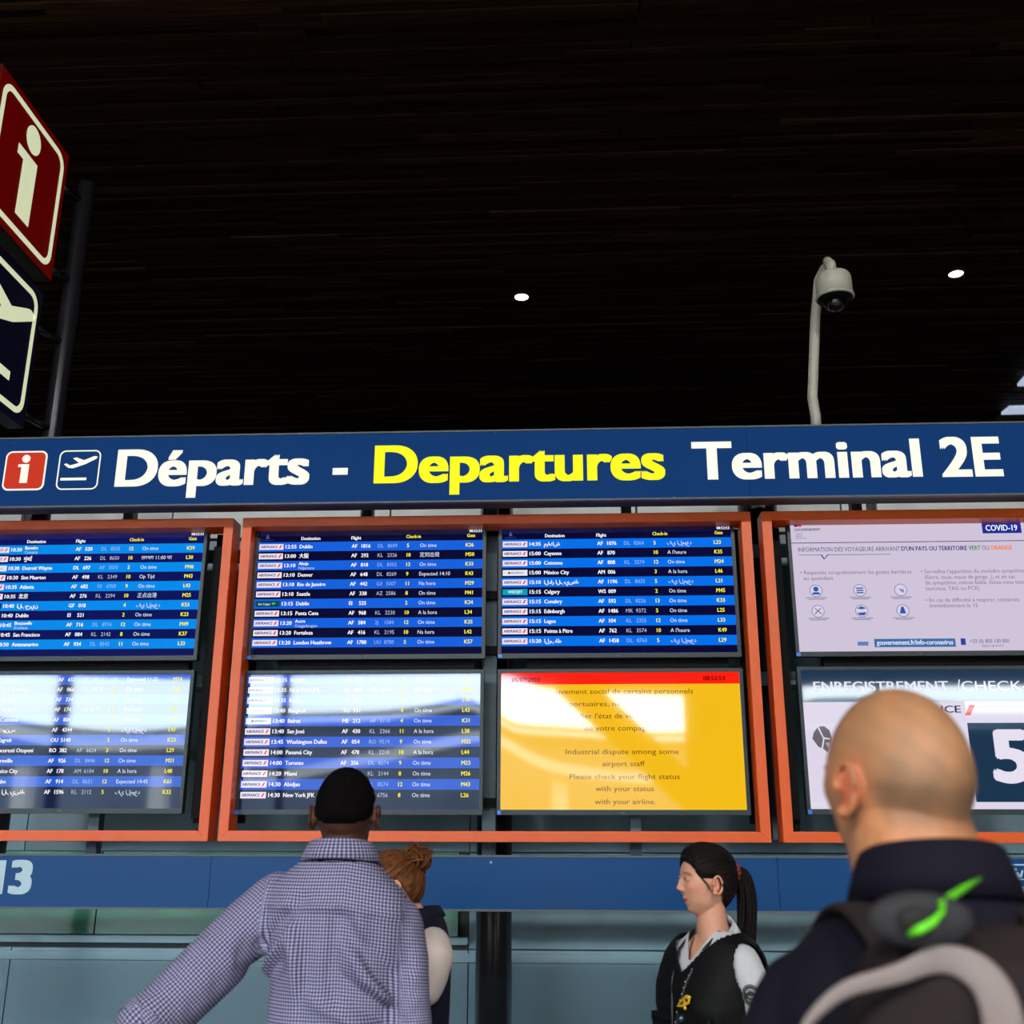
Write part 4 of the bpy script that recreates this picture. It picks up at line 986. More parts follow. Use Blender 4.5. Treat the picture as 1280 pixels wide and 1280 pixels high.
# folds drawn in the cloth: from both armpits to the middle of the back, at the elbow and the waist
amp = np.zeros(len(V))
def fold(a, b, w, h):
    global amp
    Vb = V.copy(); Vb[:, 1] = np.where(V[:, 1] < 0, bk*s_, V[:, 1]); d, t = sseg(Vb, arr(a), arr(b)); amp = amp + 4.2*h*gs(d, w*1.5)*(.35+.65*np.sin(np.clip(t, 0, 1)*math.pi))
bk = -.13
for (x0, z0, x1, z1, w, h) in [(-.19, 1.25, -.06, 1.40, .012, -.008), (-.18, 1.22, -.08, 1.34, .010, .006), (-.185, 1.18, -.10, 1.27, .010, -.006), (.18, 1.20, .04, 1.36, .013, -.009), (.17, 1.17, .06, 1.29, .011, .007),
                               (.185, 1.13, .02, 1.24, .012, -.008), (.18, 1.09, -.02, 1.18, .012, .006), (.16, 1.04, -.04, 1.10, .013, -.006), (-.17, 1.08, .02, 1.04, .012, .006), (-.18, 1.02, .0, .97, .012, -.006),
                               (-.09, 1.39, -.06, 1.2, .012, .005), (.08, 1.39, .09, 1.22, .012, .005), (.02, 1.38, .03, 1.15, .010, -.004), (-.03, 1.36, -.05, 1.12, .011, -.003), (.19, 1.32, .16, 1.12, .012, -.006), (-.2, 1.3, -.17, 1.1, .012, -.006)]:
    fold((x0, bk, z0), (x1, bk, z1), w*s_, h)
fold((-.16, -.13, 1.385), (.16, -.13, 1.385), .006, .003)           # yoke seam
for k in range(7):
    f_ = k/6; a, b_ = sl[0][1], sl[0][3]; c = a+(b_-a)*(.1+f_*.9); nrm_ = np.cross(nz(b_-a), [0, 1, 0]); 
    d, t = sseg(V, c-nrm_*.07+np.array([0, -.07, .01]), c+nrm_*.07+np.array([0, -.07, -.03+.03*(k % 2)])); amp += gs(d, .010)*(.006 if k % 2 else -.005)
    a, b_ = sl[1][1], sl[1][3]; c = a+(b_-a)*(.1+f_*.9); d, t = sseg(V, c+np.array([-.06, -.05, -.02]), c+np.array([.06, -.05, .02])); amp += gs(d, .010)*(.005 if k % 2 else -.005)
rr_ = np.random.default_rng(3)
for k in range(26):
    kx = rr_.normal(0, 14, 3); amp += .0006*np.sin(V @ kx+rr_.random()*6)
V = V+N*np.clip(amp, -.014, .022)[:, None]; V[:, 2] -= .17*np.clip(V[:, 0]-.04, 0, 1)*sm(V[:, 2], 1.15, 1.35); setV(me, V)
keep(me, V[:, 2] < 1.492*s_)
sh_ = finish('shirt', me, m_shirt, MAN)
def collar(root, s_, m, r0, r1, z0, z1, cy, tilt, gap, name='collar', hgt=.04, flare=.012, n=48, uvs=True):
    """folded collar: stand rising at the neck, leaf turned down outside, opening of half-angle gap at the front"""
    Vc = []; Fc = []; prof = [(0, z0), (-.002, z1), (.004, z1+.004), (.010, z1), (flare+.008, z1-hgt*.5), (flare+.016, z1-hgt), (flare+.012, z1-hgt), (flare+.003, z1-hgt*.5), (.006, z1-.004)]
    m_ = len(prof)
    for i in range(n+1):
        a = -math.pi/2+(-math.pi+gap)+(2*math.pi-2*gap)*i/n     # starts and ends at the front (+Y)
        fr = abs(i/n*2-1)                                         # 1 at the two ends
        for j, (dr, zz) in enumerate(prof):
            rx, ry = r0+dr, r1+dr; drop = tilt*(math.sin(a))*(1 if True else 0)
            ext = (fr**4)*.012 if j in (4, 5, 6) else 0
            Vc.append(((rx)*math.cos(a)*s_, (cy+(ry)*math.sin(a))*s_, (zz-drop-ext-(fr**3)*.006)*s_))
    for i in range(n):
        for j in range(m_): Fc.append((i*m_+j, (i+1)*m_+j, (i+1)*m_+(j+1) % m_, i*m_+(j+1) % m_))
    Fc += [tuple(range(m_))[::-1], tuple(n*m_+j for j in range(m_))]
    o = meshobj(name, Vc, Fc, m, root, True)
    if uvs:
        Va = np.array(Vc); uvset(o.data, np.stack([np.arctan2(Va[:, 0], -Va[:, 1])*.08, Va[:, 2]*1.0], 1))
    return o
collar(MAN, s_, m_shirt, .071, .069, 1.478, 1.530, -.012, .010, .22, hgt=.045, flare=.014)
# rolled cuff of the raised sleeve
c0, c1 = sl[0][3]+(sl[0][4]-sl[0][3])*.75, sl[0][4]+(sl[0][4]-sl[0][3])*.25
v, f = limb([c0, c0*.5+c1*.5, c1], [.066*s_, .070*s_, .064*s_], 1, (0, 1, 0), 28, ends=False); o = meshobj('cuff', v, f, m_shirt, MAN, True)
uvset(o.data, np.stack([np.arange(len(v)) % 28*.014, np.arange(len(v))//28*.03], 1))
meshobj('cuff', *limb([sl[1][4]-np.array([0, 0, 0]), sl[1][4]+(sl[1][4]-sl[1][3])*.12], [.06*s_, .057*s_], 1, (0, 1, 0), 24, ends=False), mat('dark_band', (40, 40, 66), .7), MAN, True)

def garment(root, s_, rings, sleeves, mat_, name, voxel=.0065, smooth=6, noise=.0006, seed=2, cut=None, folds=(), extra=(), cen=(0, 0)):
    """sleeves: lists of (points, radii); cut: function(V, N)->mask to keep; folds: (a, b, width, height) in scaled units"""
    P = [loft([(z*s_, rx*s_, ry*s_, cx*s_, cy*s_) for z, rx, ry, cx, cy in rings])]
    for pts, rr in sleeves: P.append(limb([np.array(p)*s_ for p in pts], [r*s_ for r in rr], 1, (0, 1, 0), 26))
    P += list(extra)
    me = blob(P, voxel, smooth); V = getV(me); N = getN(me); amp = np.zeros(len(V))
    for a, b_, w, h in folds:
        d, t = sseg(V, np.array(a)*s_, np.array(b_)*s_); amp += h*gs(d, w)*(.4+.6*np.sin(t*math.pi))
    g = np.random.default_rng(seed)
    for k in range(24): kx = g.normal(0, 16, 3); amp += noise*np.sin(V @ kx+g.random()*6)
    V = V+N*amp[:, None]; setV(me, V)
    if cut is not None: keep(me, cut(V/s_, N))
    return finish(name, me, mat_, root)
def local_at(root, yl, px, py):      # where the ray of a photo pixel meets the root's local plane y = yl
    rz = root.rotation_euler.z; n = Vector((-math.sin(rz), math.cos(rz), 0)); o = root.location+n*yl; d = ray(px, py)
    t = (o-CAM).dot(n)/d.dot(n); p = CAM+d*t-root.location
    return (p.x*math.cos(rz)+p.y*math.sin(rz), yl, p.z)
def strands(name, n, path, spread, r, m, root, seed=1, tip=.3, curl=0.0, sub=14, M=None, c=None, hs=1.0):
    """many fine tapering locks following one path (head-local points)"""
    g = np.random.default_rng(seed); path = np.array(path, float); t = np.linspace(0, 1, sub); ts = np.linspace(0, 1, len(path)); mb = MB()
    base_ = np.stack([np.interp(t, ts, path[:, k]) for k in range(3)], 1)
    for _ in range(2): base_[1:-1] = (base_[:-2]+base_[2:]+2*base_[1:-1])/4
    sp = np.interp(t, np.linspace(0, 1, len(spread)), spread)
    for i in range(n):
        off = g.normal(0, 1, 3); off = off/np.linalg.norm(off)*g.random()**.5; ph = g.random()*6.28
        P = base_+off*sp[:, None]+curl*np.stack([np.sin(t*9+ph), np.cos(t*7+ph), 0*t], 1)*t[:, None]
        if M is not None: P = c+(P*hs) @ M.T
        mb.tube(P, list(r*(1-(1-tip)*t)*(.7+.6*g.random())), 6)
    o = mb.build(name, m, root, True); o['kind'] = 'stuff'; return o
def combed(cap, tie, n, r, m, root, hc, M, hs, seed=1, name='hair_lock', lift=.0015):
    """locks lying on the hair cap, running from points of it to the tie"""
    V = getV(cap.data); L = ((V-hc) @ M)/hs; g = np.random.default_rng(seed); D = nz(L); rad = np.linalg.norm(L, axis=1); tie = np.array(tie, float); td = nz(tie); mb = MB()
    for i in g.choice(len(L), n, replace=False):
        d0 = D[i]; P = []
        if d0.dot(td) > .985: continue
        om = math.acos(max(-1, min(1, d0.dot(td)))); l0 = lift*(.3+g.random())
        for t in np.linspace(0, .96, 12):
            d = nz((math.sin((1-t)*om)*d0+math.sin(t*om)*td)/math.sin(om)); k = np.argsort(-(D @ d))[:6]
            P.append(hc+(d*(rad[k].mean()+l0)*hs) @ M.T)
        P = np.array(P); P[1:-1] = (P[:-2]+2*P[1:-1]+P[2:])/4
        mb.tube(P, [r*(.4+.6*math.sin(math.pi*min(t+.15, 1)))*(.7+.5*(i % 5)/5) for t in np.linspace(0, 1, 12)], 5)
    o = mb.build(name, m, root, True); o['kind'] = 'stuff'; return o
m_wshirt = mat('white_cotton', (172, 174, 180), .85, spec=.15, noise=.04, nscale=9)
m_vest = mat('black_vest', (7, 8, 10), .65, spec=.14, noise=.15, nscale=12, bump=.15, bscale=140)
m_navy = mat('navy_cloth', (18, 19, 40), .8, spec=.2, noise=.1, nscale=14, bump=.1, bscale=160)
m_dkhair = mat('dark_brown_hair', (15, 8, 7), .6, spec=.18, noise=.5, nscale=40, stretch=(6, 1, 6), bump=.4, bscale=160)
m_trs = mat('black_trousers', (18, 19, 24), .8, noise=.1)
m_shoe = mat('black_leather')

# ------------------------------------------------------------------ ponytailed woman in the black vest
q = at(884, 1062, -4.981+3.68)
WOM = thing('person', 'person in profile with a long dark ponytail, black vest over white short sleeved shirt', 'person', (q.x, q.y, 0), R(127))
HW_ = q.z*1.75/1.745+.012; s_ = HW_/1.75
hvw = head_mesh(False, .002)
def paint_wom(L, C, V):
    x, y, z = L.T; ax = np.abs(x)
    C = mix(C, gs(ax-.045, .02)*gs(z+.022, .02)*(y > .03)*.35, (214, 132, 110))
    C = mix(C, gs(x, .014)*gs(z+.028, .010)*(y > .095)*.6, (206, 112, 96))
    C = mix(C, gs(ax-.082, .012)*gs(y+.01, .02)*gs(z+.01, .035)*.5, (200, 110, 92))
    lip = (ax < .022*(1-np.clip(np.abs(z+.063)/.014, 0, 1)**2*.8))*gs(z+.0632, .0075)*(y > .07); C = mix(C, lip*.9, (158, 78, 74))
    C = mix(C, gs(z+.0630, .0012)*(ax < .021)*(y > .07)*.8, (92, 42, 40))
    br = gs(z-(.027-.35*np.clip(ax-.03, 0, 1)), .0038)*sm(ax, .012, .018)*(1-sm(ax, .046, .054))*(y > .04); C = mix(C, br*.8, (62, 42, 34))
    pass
    C = mix(C, gs(z-.001, .004)*gs(ax-.030, .014)*(y > .05)*.3, (166, 112, 98))
    return C
AW = [((-.150, 0, 1.395), (-.185, -.02, 1.11), (-.12, .16, .98), (.5, .8, -.1)), ((.150, 0, 1.395), (.185, -.02, 1.11), (.12, .16, .98), (-.5, .8, -.1))]
hsw = .97*s_
s_, M, hc_ = make_body(WOM, HW_, (190, 138, 114), AW, (0, .022, 1.632), R(-21), R(0), hvw, 'fair_skin', paint=paint_wom, hs=hsw, voxel=.0027, girth=.86, nk=1.1)
def head_pt(p, M_=None, c=None, h=None): return (hc_ if c is None else c)+(np.array(p, float)*(hsw if h is None else h)) @ (M if M_ is None else M_).T
for sx in (-1, 1):
    put_eye(WOM, sx, hc_, M, hsw, mat('eyelid_fair', (172, 120, 100), .5), (84, 92, 82), 'iris_grey_green')
def hl_wom(V):
    x, y, z = V.T; yy = [-.12, -.075, -.055, -.04, -.02, 0, .02, .035, .05, .066, .078, .088, .12]; hh = [-.105, -.105, -.095, -.06, .006, .012, .010, .010, .026, .058, .076, .092, .2]
    return z-np.interp(y, yy, hh)
def th_wom(V):
    x, y, z = V.T; return .010+.010*gs(z-.07, .05)*(y < .05)+.006*gs(y+.08, .04)+.0012*np.sin(np.arctan2(x, z-.02)*46)+.0008*np.sin(np.arctan2(x, z-.02)*90+y*40)
cap = scalp(hvw, hl_wom, th_wom, M, hc_, hsw, 'hair', m_dkhair, WOM, .0004)
combed(cap, (0, -.112, .030), 260, .0022, m_dkhair, WOM, hc_, M, hsw, 4)
strands('ponytail', 130, [(0, -.105, .030), (0, -.138, .028), (0, -.158, -.03), (.005, -.160, -.11), (.015, -.150, -.20), (.02, -.145, -.29), (.02, -.15, -.36)], [.010, .026, .036, .040, .040, .034, .018], .0045, m_dkhair, WOM, 5, .35, .004, 16, M, hc_, hsw)
strands('hair_wisp', 10, [(-.062, .052, .030), (-.073, .034, .006), (-.078, .016, -.012), (-.078, .006, -.035)], [.002, .003, .005, .007], .0006, m_dkhair, WOM, 9, .4, .003, 10, M, hc_, hsw)
g = np.random.default_rng(8); mb = MB()
for k in range(2):
    pts = []
    for i in range(41):
        a = 6.2832*i/40; rr = .021+.0035*math.sin(a*9+k*2); pts.append(head_pt((rr*math.cos(a), -.114-.005*k+.005*math.sin(a*7+k), .030+rr*math.sin(a))))
    mb.tube(pts, [.0085+.002*math.sin(i*1.7) for i in range(41)], 8)
mb.build('scrunchie', mat('red_patterned_cloth', (128, 34, 30), .8, noise=.6, nscale=150), WOM, True)
# shirt, open at the neck
WR = [(.86, .165, .12, 0, 0), (.95, .168, .122, 0, 0), (1.03, .148, .112, 0, 0), (1.10, .145, .112, 0, 0), (1.18, .155, .122, 0, .004), (1.25, .165, .132, 0, .008), (1.31, .168, .128, 0, .006), (1.36, .168, .112, 0, 0), (1.40, .160, .098, 0, -.006), (1.435, .135, .084, 0, -.010), (1.462, .095, .070, 0, -.010), (1.485, .068, .060, 0, -.008)]
def scaled(W, k, dy=0, top=None): return [(z, rx+k, ry+k, cx, cy+dy) for z, rx, ry, cx, cy in W if top is None or z <= top]
slv = [([(sx*.135, 0, 1.385), (sx*.160, -.004, 1.33), (sx*.176, -.012, 1.22), (sx*.185, -.018, 1.13)], [.058, .062, .062, .066]) for sx in (-1, 1)]
def vneck(z0, k, zt=1.6):
    return lambda V: (V[:, 1] > .0) & (np.abs(V[:, 0]) < (V[:, 2]-z0)*k)
vn = vneck(1.385, .6)
garment(WOM, s_, WR, slv, m_wshirt, 'shirt', .0055, 5, .0005, 3, cut=lambda V, N: ~(vn(V) | (V[:, 2] > 1.478)), folds=[((-.2, -.06, 1.30), (-.23, .02, 1.20), .01, -.005), ((-.20, -.07, 1.24), (-.24, .02, 1.16), .01, .005), ((-.22, -.02, 1.36), (-.235, -.02, 1.2), .008, -.004), ((-.20, .05, 1.36), (-.22, .05, 1.18), .01, .004)])
# big turned-down collar: two leaves running from the nape down to points on the chest
def leaf(sx):
    mb = MB(); n = 12; Vv = []
    for i in range(n+1):
        t = i/n; a = R(-90+ t*150)                        # nape -> front
        rx, ry = .058+.020*t**2, .056+.050*t
        px, py = sx*rx*math.cos(a), -.008+ry*math.sin(a); zt = 1.522-.120*t**1.5
        w = .036+.022*t; ox, oy = sx*(.020+.030*math.sin(t*2.2)), -.016*(1-t)+.012*t
        Vv += [(px*s_, py*s_, (zt-.012)*s_), (px*s_, py*s_, (zt+.006)*s_), ((px+ox*.55)*s_, (py+oy*.7)*s_, (zt-.002-w*.4)*s_), ((px+ox)*s_, (py+oy)*s_, (zt-w-(.014 if i == n else 0))*s_), ((px+ox*.8)*s_, (py+oy*.6-.002)*s_, (zt-w-.004)*s_)]
    F = [(i*5+j, (i+1)*5+j, (i+1)*5+(j+1) % 5, i*5+(j+1) % 5) for i in range(n) for j in range(5)]+[(0, 1, 2, 3, 4), tuple(n*5+j for j in (4, 3, 2, 1, 0))]
    return meshobj('collar', Vv, F, m_wshirt, WOM, True)
leaf(-1); leaf(1)
# vest
VR = scaled(WR, .020)
vv = vneck(1.355, 1.0)
def vcut(V, N):
    arm_ = (np.abs(V[:, 0]) > .150+.02*np.clip((1.30-V[:, 2])*8, 0, 1)) & (V[:, 2] > 1.25) & (V[:, 2] < 1.6)
    hole = ((V[:, 2]-1.36)/.085)**2+((V[:, 1]+.002)/.068)**2 < 1
    return ~(vv(V) | (V[:, 2] > 1.47) | (hole & (np.abs(V[:, 0]) > .12)))
vest = garment(WOM, s_, VR, [], m_vest, 'vest', .0052, 4, .0007, 6, cut=vcut, folds=[((-.15, .1, 1.22), (-.05, .16, 1.12), .01, -.006), ((.15, .1, 1.22), (.05, .16, 1.12), .01, -.006)])
so = vest.modifiers.new('thick', 'SOLIDIFY'); so.thickness = .006; so.offset = 1
def pocket(x, z, w, h, y):
    P = loft([((z+k*h)*s_, w*s_*rr, .012*s_, x*s_, y*s_) for k, rr in ((0, .9), (.08, 1), (.9, 1), (1, .96))], 20, 6); o = meshobj('pocket', P[0], P[1], m_vest, WOM, True)
    meshobj('flap', *loft([((z+h*.78)*s_, w*1.04*s_, .015*s_, x*s_, y*s_), ((z+h*1.04)*s_, w*1.04*s_, .014*s_, x*s_, y*s_)], 20, 6), m_vest, o, True)
pocket(-.085, 1.125, .048, .10, .146); pocket(.085, 1.125, .048, .10, .146); pocket(-.085, 1.00, .05, .10, .132); pocket(.085, 1.00, .05, .10, .132)
MB().tube([(0, .150*s_, 1.24*s_), (0, .156*s_, 1.18*s_), (0, .142*s_, 1.08*s_), (0, .142*s_, .96*s_)], .004, 6).build('zip', mat('zip_grey', (30, 32, 34), .5), WOM, True)
# lanyard and coiled microphone cord with studs
ln = [(-.060, .02, 1.475), (-.056, .092, 1.42), (-.034, .150, 1.33), (-.014, .172, 1.24), (-.006, .184, 1.17), (.0, .176, 1.06)]
MB().tube([np.array(p)*s_ for p in ln], .0055, 8).build('lanyard', mat('black_cord', (10, 10, 12), .5), WOM, True)
MB().tube([np.array((-p[0], p[1], p[2]))*s_ for p in ln[:4]]+[np.array((0, .184, 1.17))*s_], .0045, 8).build('lanyard', mat('black_cord'), WOM, True)
mb = MB(); ts = np.linspace(0, 1, 26); L3 = np.array(ln)
for t in ts:
    p = [np.interp(t, np.linspace(0, 1, len(ln)), L3[:, k]) for k in range(3)]; v, f = ell(np.array(p)*s_+np.array([0, .006, 0]), (.0018,)*3, 6, 5); mb.add(v, f)
o = mb.build('stud', mat('pale_stud', (200, 205, 205), .3), WOM, True); o['kind'] = 'stuff'
# necklace
MB().tube([np.array(p)*s_ for p in [(-.045, .035, 1.455), (-.03, .068, 1.42), (-.008, .098, 1.375), (0, .106, 1.362), (.008, .098, 1.375), (.03, .068, 1.42), (.045, .035, 1.455)]], .0012, 6).build('necklace', mat('dark_chain', (60, 50, 44), .3, metal=.8), WOM, True)
# yellow clip looped on the vest, small black radio with round lens
lc = lambda px, py, y=.168: Vector(local_at(WOM, y, px, py))
pts = [lc(863, 1247), lc(858.5, 1245), lc(851, 1252), lc(847, 1257.5), lc(853, 1257), lc(861, 1253), lc(861.5, 1248.5), lc(857, 1246), lc(855.5, 1252), lc(856, 1260), lc(857, 1262)]
MB().tube(pts, .0042, 8).build('yellow_clip', mat('yellow_plastic', (190, 150, 16), .45), WOM, True)
c = lc(855, 1273, .165); MB().tube([c, c+Vector((0, .022, 0))], .013, 20).build('radio_lens', mat('teal_lens', (20, 32, 36), .15), WOM, True)
MB().box(c.x-.026, c.x+.026, c.y-.02, c.y+.004, c.z-.09, c.z+.028).build('radio', m_vest, WOM, bevel=.004)
# round sleeve badge
def badge(r0, r1, a0, a1, off, m, nm, n=20):        # lies on the round of the near sleeve
    Vv = []; Rr = .0655+.0008+off
    for i in range(n+1):
        a = a0+(a1-a0)*i/n
        for r in (r0, (r0+r1)/2, r1):
            th = R(60)+r*math.cos(a)/Rr
            Vv.append(((-.178-Rr*math.cos(th))*s_, (-.010+Rr*math.sin(th))*s_, (1.300+r*math.sin(a))*s_))
    return meshobj(nm, Vv, [(3*i+q, 3*i+q+1, 3*i+q+4, 3*i+q+3) for i in range(n) for q in range(2)], m, WOM)
m_bdg = mat('badge_black', (16, 16, 18), .7); m_bdw = mat('badge_grey', (120, 122, 126), .7)
b0 = badge(0, .031, 0, 6.2832, .0, m_bdg, 'sleeve_badge', 32); badge(.026, .028, 0, 6.2832, .0008, m_bdw, 'badge_ring', 32)
badge(.012, .020, .4, 2.6, .0008, m_bdw, 'badge_arc'); badge(.003, .009, 3.4, 6.0, .0008, m_bdw, 'badge_arc'); badge(.015, .019, 3.9, 5.5, .0008, m_bdw, 'badge_arc')
trousers(WOM, s_, m_trs, m_shoe)

# ------------------------------------------------------------------ person with the messy bun
q = at(527, 1066, -4.981+3.78)
BUN = thing('person', 'person with a messy reddish blond bun, navy vest and white sleeve, half hidden', 'person', (q.x, q.y, 0), R(97))
HB = 1.69; s_ = HB/1.75; hvb = head_mesh(False); hsb = .93*s_
AB = [((-.150, -.045, 1.385), (-.175, .07, 1.17), (-.08, .21, 1.24), (.9, .5, .1)), ((.150, -.045, 1.385), (.175, .07, 1.17), (.08, .21, 1.20), (-.9, .5, .1))]
s_, Mb, hb_ = make_body(BUN, HB, (206, 150, 124), AB, (.0, .090, 1.562), R(0), R(-14), hvb, 'fair_skin_2', hs=hsb, girth=.8, voxel=.005)
m_blond = mat('reddish_blond_hair', (92, 52, 23), .6, spec=.25, noise=.55, nscale=60, bump=.5, bscale=150)
def hl_bun(V):
    x, y, z = V.T; yy = [-.12, -.075, -.055, -.035, -.015, .02, .045, .062, .076, .088, .12]; hh = [-.095, -.095, -.08, -.03, .018, .026, .030, .055, .074, .092, .2]
    return z-np.interp(y, yy, hh)
cap = scalp(hvb, hl_bun, .012, Mb, hb_, hsb, 'hair', m_blond, BUN, .0016)
combed(cap, (0, -.085, .062), 240, .0026, m_blond, BUN, hb_, Mb, hsb, 6, lift=.004)
g = np.random.default_rng(21); mb = MB(); bc = np.array([.0, -.098, .068])
for k in range(85):
    ax_ = nz(g.normal(0, 1, 3)); u1 = nz(np.cross(ax_, g.normal(0, 1, 3))); u2 = np.cross(ax_, u1); r0 = .022+.034*g.random(); a0 = g.random()*6.28; L = 3+3*g.random(); P = []
    for i in range(14):
        a = a0+L*i/13; P.append(hb_+((bc+ax_*.02*(i/13-.5)+(u1*math.cos(a)+u2*math.sin(a))*(r0+.004*math.sin(a*5)))*hsb) @ Mb.T)
    mb.tube(P, [.0036*(1-.6*i/13) for i in range(14)], 5)
o = mb.build('bun', m_blond, BUN, True); o['kind'] = 'stuff'
v, f = ell(hb_+(bc*hsb) @ Mb.T, (.036, .036, .036)); meshobj('bun_core', v, f, m_blond, BUN, True)
mb = MB()
for k in range(26):
    d_ = nz(g.normal(0, 1, 3)+np.array([0, -.6, .8])); p0 = bc+d_*.035; P = [hb_+((p0+d_*.008*i+np.array([math.sin(i*.8+k), math.cos(i*.7+k), math.sin(i+k*2)])*.003*i**.5)*hsb) @ Mb.T for i in range(6)]
    mb.tube(P, [.0009]*6, 4)
o = mb.build('loose_hair', m_blond, BUN, True); o['kind'] = 'stuff'
slb = [([(sx*.135, -.045, 1.385), (sx*.165, -.050, 1.355), (sx*.178, -.032, 1.300), (sx*.182, -.020, 1.270)], [.056, .066, .068, .066]) for sx in (-1, 1)]
WB = [(z, rx, ry*.80, cx, cy) for z, rx, ry, cx, cy in WR]
garment(BUN, s_, scaled(WB, -.004), slb, mat('white_polo', (196, 186, 184), .85, spec=.15), 'shirt', .007, 5, .0006, 3, cut=lambda V, N: V[:, 2] < 1.478)
o = garment(BUN, s_, scaled(WB, .012), [], m_navy, 'vest', .0065, 4, .0006, 8, cut=lambda V, N: ~((V[:, 2] > 1.47) | ((((V[:, 2]-1.35)/.085)**2+((V[:, 1]+.04)/.07)**2 < 1) & (np.abs(V[:, 0]) > .12))))
o.modifiers.new('thick', 'SOLIDIFY').thickness = .005
collar(BUN, s_, m_navy, .062, .060, 1.455, 1.490, .0, .006, .25, hgt=.03)
trousers(BUN, s_, m_navy, m_shoe)

# ------------------------------------------------------------------ bald man close to the camera
q = at(1127, 855, -4.981+1.42)
BALD = thing('person', 'person with a shaved head in a dark jacket, close up at the right', 'person', (q.x+.012, q.y, 0), R(-3))
HBD = q.z*1.75/1.742; s_ = HBD/1.75; hvd = head_mesh(True, .002); hsd = 1.02*s_
def paint_bald(L, C, V):
    x, y, z = L.T; ax = np.abs(x)
    yy = [-.12, -.07, -.045, -.03, -.012, .02, .045, .056, .075, .1]; hh = [-.055, -.055, -.045, -.025, .016, .022, .016, .040, .060, .078]
    st = sm(z-np.interp(y, yy, hh), -.012, .02)
    nn = .75+.25*np.sin(V[:, 0]*150+V[:, 2]*60)*np.sin(V[:, 2]*110)
    C = mix(C, st*.55*nn, (112, 92, 70))
    C = mix(C, st*gs(z+.015, .032)*sm(-y, .0, .06)*.6, (72, 58, 46)); C = mix(C, st*gs(x-.045, .03)*gs(z+.02, .05)*.4, (66, 54, 44))
    C = mix(C, (gs(ax-.084, .014)*gs(y+.008, .024)*gs(z+.012, .04))*.8, (186, 84, 58))
    C = mix(C, sm(-y, .02, .07)*gs(z+.075, .03)*.4, (196, 112, 74))
    C = mix(C, gs(z+.085, .03)*sm(y, .0, .05)*.35, (120, 96, 82))
    return C
AD = [((-.165, 0, 1.39), (-.198, -.02, 1.10), (-.19, .16, .92), (.2, .8, -.5)), ((.165, 0, 1.39), (.198, -.02, 1.10), (.19, .16, .92), (-.2, .8, -.5))]
s_, Md, hd_ = make_body(BALD, HBD, (176, 122, 84), AD, (-.022, .030, 1.630), R(33), R(8), hvd, 'tanned_skin', paint=paint_bald, hs=hsd, voxel=.0030, nk=1.42)
for sx in (-1, 1):
    put_eye(BALD, sx, hd_, Md, hsd, mat('eyelid_tanned', (176, 124, 92), .5), (60, 40, 28), 'iris_brown')
m_jkt = mat('black_navy_jacket', (15, 13, 26), .85, spec=.15, noise=.12, nscale=10, bump=.12, bscale=120)
JR = [(z, rx*(.89 if z > 1.1 else 1.03), ry*(1 if z > 1.1 else 1.06), cx, cy) for z, rx, ry, cx, cy in [(.80, .20, .15, 0, 0), (.90, .205, .152, 0, 0), (1.02, .20, .15, 0, 0), (1.15, .205, .148, 0, -.002), (1.26, .215, .148, 0, -.004), (1.33, .222, .145, 0, -.006), (1.38, .222, .135, 0, -.010), (1.42, .205, .118, 0, -.012), (1.455, .165, .102, 0, -.014), (1.48, .12, .09, 0, -.012), (1.50, .09, .080, 0, -.008), (1.52, .078, .074, 0, -.004), (1.53, .074, .072, 0, -.002)]]
slj = [([(sx*.150, 0, 1.375), (sx*.174, -.006, 1.32), (sx*.188, -.016, 1.20), (sx*.199, -.02, 1.10), (sx*.205, .07, 1.0), (sx*.20, .15, .935)], [.066, .067, .064, .064, .058, .05]) for sx in (-1, 1)]
garment(BALD, s_, JR, slj, m_jkt, 'jacket', .007, 6, .0012, 4, folds=[((-.2, -.14, 1.30), (-.05, -.16, 1.36), .014, .006), ((.2, -.14, 1.28), (.05, -.16, 1.34), .014, .006)])
collar(BALD, s_, m_jkt, .072, .072, 1.495, 1.545, -.004, .012, .2, hgt=.055, flare=.012, uvs=False)
trousers(BALD, s_, mat('charcoal_trousers'), m_shoe)

# backpack worn by him: a thing of its own
PK = thing('backpack', 'dark grey and brown backpack with pale curved stripe and bright green cord', 'backpack', (BALD.location.x, BALD.location.y, 0), R(-3))
m_pk = mat('backpack_cloth', (34, 27, 28), .85, spec=.15, noise=.15, nscale=14, bump=.2, bscale=180)
m_pk2 = mat('backpack_dark_panel', (20, 19, 22), .8, spec=.2, noise=.12, nscale=14)
m_strp = mat('pale_reflective_stripe', (112, 102, 102), .6, noise=.08)
def yl(z): return -.155*s_
PR = [(1.02, .10, .05), (1.04, .135, .075), (1.12, .152, .085), (1.24, .155, .085), (1.33, .152, .082), (1.40, .145, .074), (1.45, .122, .060), (1.475, .085, .038)]
P = loft([(z*s_, rx*s_, ry*s_, 0, -.155*s_-ry*s_) for z, rx, ry in PR], 40, 3.2)
me = blob([P], .007, 4); V = getV(me); N = getN(me); V = V+N*(.0012*np.sin(V @ np.array([40, 10, 55.]))[:, None]); setV(me, V)
finish('pack_body', me, m_pk, PK)
